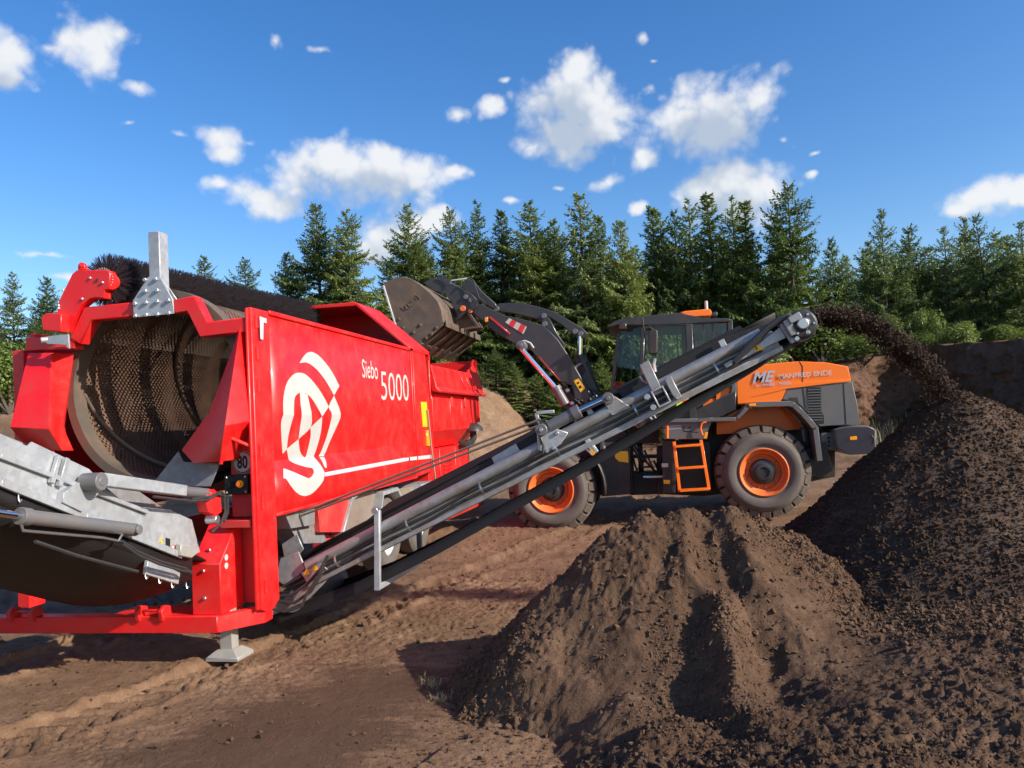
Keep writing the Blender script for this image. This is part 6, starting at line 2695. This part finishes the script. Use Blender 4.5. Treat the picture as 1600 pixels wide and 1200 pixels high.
# --- hi-vis vest hanging in the doorway
V_ = thing('safety_vest', pY(1064, 640, cabn - .06), 'yellow and orange high-visibility vest hanging beside the loader cab door', 'safety vest')
mb = MB()
vy = cabn - .075
mb.Y([(1061, 615), (1067, 613), (1066, 637), (1057, 641), (1056, 637)], vy, .03)
part('yellow_panel', mb, 'hivis_yellow', V_, .006)
mb = MB()
mb.Y([(1067, 612), (1072, 610), (1077, 632), (1070, 636), (1066, 637)], vy - .002, .034)
mb.Y([(1067, 581), (1073, 577), (1074, 586), (1071, 600), (1073, 612), (1067, 613), (1066, 600), (1065, 588)], vy, .03)
part('orange_panel', mb, 'hivis_orange', V_, .006)
mb = MB()
mb.Y([(1060, 623), (1076, 620), (1076, 624), (1059, 627)], vy - .006, .005)
part('reflective_band', mb, 'stripe_grey', V_, 0)

# --- boom, linkage, rams
arm = K5([(660, 215), (700, 225), (830, 290), (960, 318), (1080, 355), (1165, 440), (1245, 560), (1312, 680), (1370, 790), (1350, 840), (1270, 810), (1255, 730), (1180, 705), (1110, 640), (1000, 510), (900, 470), (840, 435), (760, 385), (665, 300), (630, 270)])
BY = 7.75
mb = MB()
mb.Y(arm, BY, .09)
BO = part('lift_arm', mb, 'boom_grey', L, .012)
mb = MB()
mb.Y(arm, 8.95, .09)
part('lift_arm', mb, 'boom_grey', L, .012)
mb = MB()      # cross tube between the arms
q = pY(*K5([(1000, 470)])[0], BY)
mb.cyl((q.x, BY + .05, q.z + .1), (q.x, 8.99, q.z + .1), .17, 20)
part('cross_tube', mb, 'boom_grey', BO, .01)
bell = K5([(760, 245), (800, 215), (940, 210), (1060, 240), (1150, 270), (1320, 370), (1350, 400), (1340, 430), (1300, 440), (1260, 410), (1190, 350), (1110, 300), (1160, 400), (1210, 470), (1190, 500), (1120, 400), (1060, 320), (900, 280), (780, 265)])
mb = MB()
mb.Y(bell, 8.25, .14)
BL = part('tilt_lever', mb, 'boom_grey', L, .012)
mb = MB()
for q in K5([(1275, 392), (1310, 405), (1080, 295), (1085, 345), (785, 250)]):
    w_ = pY(*q, 8.25)
    mb.cyl(w_ + Vector((0, -.04, 0)), w_ + Vector((0, .18, 0)), .05, 16)
part('pivot_pin', mb, 'cylinder_grey', BL, .004)
ram(L, pY(*K5([(1345, 690)])[0], 8.3), pY(*K5([(1303, 540)])[0], 8.3), pY(*K5([(1306, 420)])[0], 8.3), .10, .055, 'tilt_cylinder', 'boom_grey')
link_p = K5([(560, 110), (600, 62), (640, 75), (690, 140), (775, 215), (790, 245), (760, 250), (660, 190), (600, 150)])
mb = MB()
mb.Y(link_p, 8.2, .10)
mb.Y(link_p, 8.45, .10)
LK = part('tilt_link', mb, 'boom_grey', L, .01)
# quick coupler between arms and bucket
cp = K4([(540, 160), (620, 110), (760, 95), (830, 150), (1000, 240), (1110, 300), (1170, 370), (1160, 440), (1090, 500), (1020, 530), (960, 600), (920, 520), (880, 420), (800, 300), (640, 250)])
mb = MB()
mb.Y(cp, 7.68, .07)
mb.Y(cp, 9.05, .07)
q = pY(*K4([(800, 200)])[0], 7.7)
mb.cyl((q.x, 7.7, q.z), (q.x, 9.05, q.z), .12, 16)
q = pY(*K4([(980, 420)])[0], 7.7)
mb.cyl((q.x, 7.7, q.z), (q.x, 9.05, q.z), .12, 16)
QC = part('quick_coupler', mb, 'boom_grey', L, .01)
mb = MB()
for q, r_ in (((1002, 467), .055), ((1090, 500), .035)):
    w_ = pY(*K4([q])[0], 7.66)
    mb.cyl(w_, w_ + Vector((0, -.04, 0)), r_, 14)
part('locking_pin', mb, 'orange_rim', QC, .006)
for q in ((1095, 365), (1035, 330)):
    w_ = pY(*K4([q])[0], 7.66)
    mb = MB()
    mb.cyl(w_, w_ + Vector((0, -.03, 0)), .045, 14)
    part('pivot_pin', mb, 'cylinder_grey', QC, .004)
mb = MB()
mb.tube([pY(*K4([q])[0], 7.62) for q in ((1110, 260), (1165, 340), (1170, 400), (1140, 450), (1090, 490))], .016, 7)
mb.tube([pY(*K4([q])[0], 7.60) for q in ((1000, 190), (1060, 110), (1120, 130), (1150, 230), (1190, 340), (1260, 400), (1240, 430))], .013, 7)
mb.tube([pY(*K4([q])[0], 7.64) for q in ((740, 80), (800, 105), (845, 150), (840, 190))], .013, 7)
part('hydraulic_hose', mb, 'hose', QC, 0)
mb = MB()
mb.bar(pY(*K4([(860, 138)])[0], 8.0), pY(*K4([(1060, 112)])[0], 8.0), .03, .03)
part('hose_guard', mb, 'stripe_grey', QC, .004)
# lift ram, red guards, warning flag board, stickers
LR = ram(L, pY(*K5([(1215, 850)])[0], 7.55), pY(*K5([(1150, 740)])[0], 7.55), pY(*K5([(940, 500)])[0], 7.55), .085, .045, 'lift_cylinder', 'cylinder_grey')
mb = MB()
mb.bar(pY(*K5([(940, 512)])[0], 7.50), pY(*K5([(1140, 745)])[0], 7.50), .012, .035, (0, 1, 0))
mb.bar(pY(*K5([(1050, 550)])[0], 7.72), pY(*K5([(1180, 700)])[0], 7.72), .012, .035, (0, 1, 0))
part('rod_guard', mb, 'signal_red', LR, .003)
mb = MB()
c_ = pY(*K5([(940, 480)])[0], 7.55)
mb.cyl(c_ + Vector((0, -.09, 0)), c_ + Vector((0, .22, 0)), .085, 18)
mb.cyl(c_ + Vector((0, -.11, 0)), c_ + Vector((0, -.09, 0)), .04, 12)
part('cylinder_eye', mb, 'cylinder_grey', LR, .006)
mb = MB()
mb.tube([pY(*q, 7.72) for q in K5([(930, 460), (960, 450), (995, 465), (1015, 495)])], .018, 6)
part('grease_line', mb, 'stripe_grey', LR, 0)
mb = MB()
mb.bar(pY(*K5([(742, 302)])[0], BY - .02), pY(*K5([(868, 408)])[0], BY - .02), .03, .075, (0, 1, 0))
part('stop_bar', mb, 'signal_red', BO, .004)
mb = MB()
mb.Y(K5([(708, 305), (728, 300), (730, 330), (712, 333)]), BY - .05, .05)
part('side_marker', mb, 'amber', BO, .004)
# red and white striped board
bo = K5([(838, 335), (862, 308), (972, 362), (950, 408)])
mb = MB()
mb.Y(bo, BY - .008, .008)
SBD = part('warning_board', mb, 'white_paint', BO, 0)
for pl_ in ([(838, 335), (848, 324), (880, 312), (912, 332), (870, 352)], [(895, 365), (950, 350), (972, 362), (967, 372), (925, 382)], [(930, 392), (966, 375), (950, 408)]):
    pass
a_, b_, c_, d_ = [pY(*q, BY - .011) for q in K5([(838, 340), (862, 308), (974, 362), (952, 408)])]
for t0_, t1_ in ((.17, .42), (.67, .92)):
    mb = MB()
    p1, p2 = b_.lerp(c_, t0_), b_.lerp(c_, t1_)
    p3, p4 = a_.lerp(d_, min(1, t1_ + .0)), a_.lerp(d_, t0_)
    mb.add([p1, p2, p3, p4], [(0, 1, 2, 3)])
    part('board_stripe', mb, 'signal_red', SBD, 0)
mb = MB()
mb.Y(K5([(1265, 700), (1295, 685), (1338, 745), (1308, 772)]), BY - .008, .008)
YS = part('warning_sticker', mb, 'yellow', BO, 0)
mb = MB()
mb.Y(K5([(1283, 712), (1296, 705), (1302, 715), (1290, 722)]), BY - .011, .003)
mb.Y(K5([(1295, 735), (1310, 727), (1318, 742), (1304, 750)]), BY - .011, .003)
part('sticker_print', mb, 'dark_print', YS, 0)
# front frame with pivots, valves and hoses
mb = MB()
ff = K5([(1190, 720), (1270, 800), (1290, 700), (1340, 640), (1300, 560), (1330, 560), (1420, 760), (1500, 860), (1500, 980), (1300, 1000), (1220, 900)])
mb.Y(ff, 8.0, .15)
mb.Y(ff, 8.7, .15)
mb.Y(K5([(1270, 560), (1340, 545), (1440, 790), (1340, 800)]), 8.2, .25)
part('front_frame', mb, 'boom_grey', L, .012)
mb = MB()
mb.bar(pY(*K5([(1283, 610)])[0], 8.1), pY(*K5([(1340, 575)])[0], 8.1), .04, .04, (0, 1, 0))
part('valve_rod', mb, 'stripe_grey', L, .004)
for k, q in enumerate(K5([(1232, 760), (1320, 790), (1350, 775), (1300, 820), (1375, 810), (1400, 800), (1260, 840)])):
    w_ = pY(*q, 7.9)
    mb = MB()
    mb.lathe(w_, (0, -1, 0), [(.05, 0), (.05, .08), (.03, .10), (.0001, .10)], 10)
    part('valve_fitting', mb, 'bolt_steel', L, .003)
mb = MB()
hr = random.Random(3)
for k in range(7):
    x0_, y0_ = 1250 + 22 * k, 790 + hr.uniform(-30, 30)
    mb.tube([pY(*K5([(x0_, y0_)])[0], 7.9), pY(*K5([(x0_ + 20, y0_ + 40)])[0], 7.75), pY(*K5([(x0_ + 60, y0_ + 70)])[0], 7.8), pY(*K5([(x0_ + 110, y0_ + 120)])[0], 8.0)], .022, 7)
part('hydraulic_hose', mb, 'hose', L, 0)

# --- bucket
BYN, BYF = 7.0, 9.70
bk_ = [(598, 443), (612, 436), (627, 432), (642, 435), (657, 445), (672, 457), (684, 470), (690, 485), (693, 507), (655, 539), (618, 510)]
mb = MB()
sidep = [pY(*q, BYN) for q in bk_]
mb.slab(sidep, (0, .03, 0))
mb.slab([Vector((p_.x, BYF - .03, p_.z)) for p_ in sidep], (0, .03, 0))
# back shell from the top lip round to the heel, then the floor to the cutting edge
for a_, b_ in zip(sidep[0:9], sidep[1:10]):
    d = (b_ - a_)
    nn = Vector((d.z, 0, -d.x)).normalized() * .025
    mb.slab([a_ + Vector((0, .028, 0)), b_ + Vector((0, .028, 0)), b_ + nn + Vector((0, .028, 0)), a_ + nn + Vector((0, .028, 0))], (0, BYF - BYN - .056, 0))
BK = part('bucket', mb, 'bucket_steel', L, .008, label='dusty grey steel bucket tipped forward')
heel, edge, tip = sidep[8], sidep[9], sidep[10]
fd = (edge - heel)
fn = Vector((-fd.z, 0, fd.x)).normalized()
if fn.z > 0:
    fn = -fn
for k in range(6):
    y_ = BYN + .15 + k * (BYF - BYN - .3) / 5 - .04
    mb = MB()
    a_, b_ = heel + fn * .015 + fd * .08, edge + fn * .015
    mb.slab([Vector((a_.x, y_, a_.z)), Vector((b_.x, y_, b_.z)), Vector((b_.x, y_ + .09, b_.z)), Vector((a_.x, y_ + .09, a_.z))], fn * .03)
    part('wear_strip', mb, 'bucket_steel', BK, .006)
mb = MB()
mb.slab([Vector((heel.x, BYN, heel.z)) + Vector((.03, 0, .08)), Vector((heel.x, BYF, heel.z)) + Vector((.03, 0, .08)), Vector((heel.x, BYF, heel.z)) + fn * .05, Vector((heel.x, BYN, heel.z)) + fn * .05], (.03, 0, -.01))
part('heel_plate', mb, 'bucket_steel', BK, .008)
mb = MB()
mb.bar(Vector((edge.x, BYN - .01, edge.z)) + fd.normalized() * .05, Vector((edge.x, BYF + .01, edge.z)) + fd.normalized() * .05, .22, .035, fn)
part('cutting_edge', mb, 'bucket_steel', BK, .006)
mb = MB()
a_, b_ = pY(599, 446, BYN - .01), pY(618, 508, BYN - .01)
mb.bar(a_, b_, .03, .035, (0, 1, 0))
part('side_edge', mb, 'stripe_grey', BK, .004)
mb = MB()
pl4 = K4([(262, 455), (440, 292), (462, 295), (502, 358), (330, 492), (305, 490)])
q_ = K4([(340, 475), (325, 440), (445, 305), (500, 355), (365, 470)])
for a_, b_ in zip(q_, q_[1:] + q_[:1]):
    mb.bar(pY(*a_, BYN - .006), pY(*b_, BYN - .006), .012, .014, (0, 1, 0))
part('nameplate_rim', mb, 'bucket_steel', BK, .002)
mb = MB()
for a_, b_ in (((275, 455), (322, 492)), ((355, 415), (375, 445)), ((385, 400), (398, 372)), ((405, 390), (430, 360)), ((440, 330), (455, 365))):
    a2, b2 = K4([a_, b_])
    mb.bar(pY(*a2, BYN - .004), pY(*b2, BYN - .004), .012, .010, (0, 1, 0))
part('embossed_mark', mb, 'bucket_steel', BK, .002)
# bolted side cutter line
bolts([pY(*K4([q])[0], BYN - .001) for q in ((250, 590), (300, 690), (690, 690), (630, 765), (570, 810), (420, 745), (500, 660))], (0, -1, 0), .03, .02, BK, 'bucket_steel')
mb = MB()
sh_ = [pY(*q, BYN + .3) for q in ((685, 473), (693, 490), (694, 506))]
for k in range(3):
    y_ = BYN + .9 + k * .35
    mb = MB()
    mb.slab([Vector((sidep[6].x + .03, y_, sidep[6].z)), Vector((sidep[8].x + .05, y_, sidep[8].z + .02)), Vector((sidep[8].x + .38, y_, sidep[8].z + .06)), Vector((sidep[7].x + .22, y_, sidep[7].z + .1))], (0, .05, 0))
    part('coupler_lug', mb, 'bucket_steel', BK, .006)


# ================================================================== small things on the ground
def straw(px, py, n, label, h):
    p_ = pZ(px, py, .02)
    gz = float(ground_z(np.array([p_.x]), np.array([p_.y]))[0])
    P_ = np.stack([p_.x + RNG.normal(0, .04, n), p_.y + RNG.normal(0, .03, n), np.full(n, gz - .01)], -1)
    o_ = blades('straw_tuft', P_, RNG.uniform(.05, h, n), 'straw', .0018, 2.2)
    o_['label'] = label
    o_['category'] = 'straw tuft'
    o_['group'] = 'tufts of dry straw in the mud'


straw(676, 1065, 60, 'upper tuft of dry straw at the left foot of the foreground heap', .13)
straw(690, 1088, 60, 'lower small tuft of dry straw beside the foreground heap', .10)
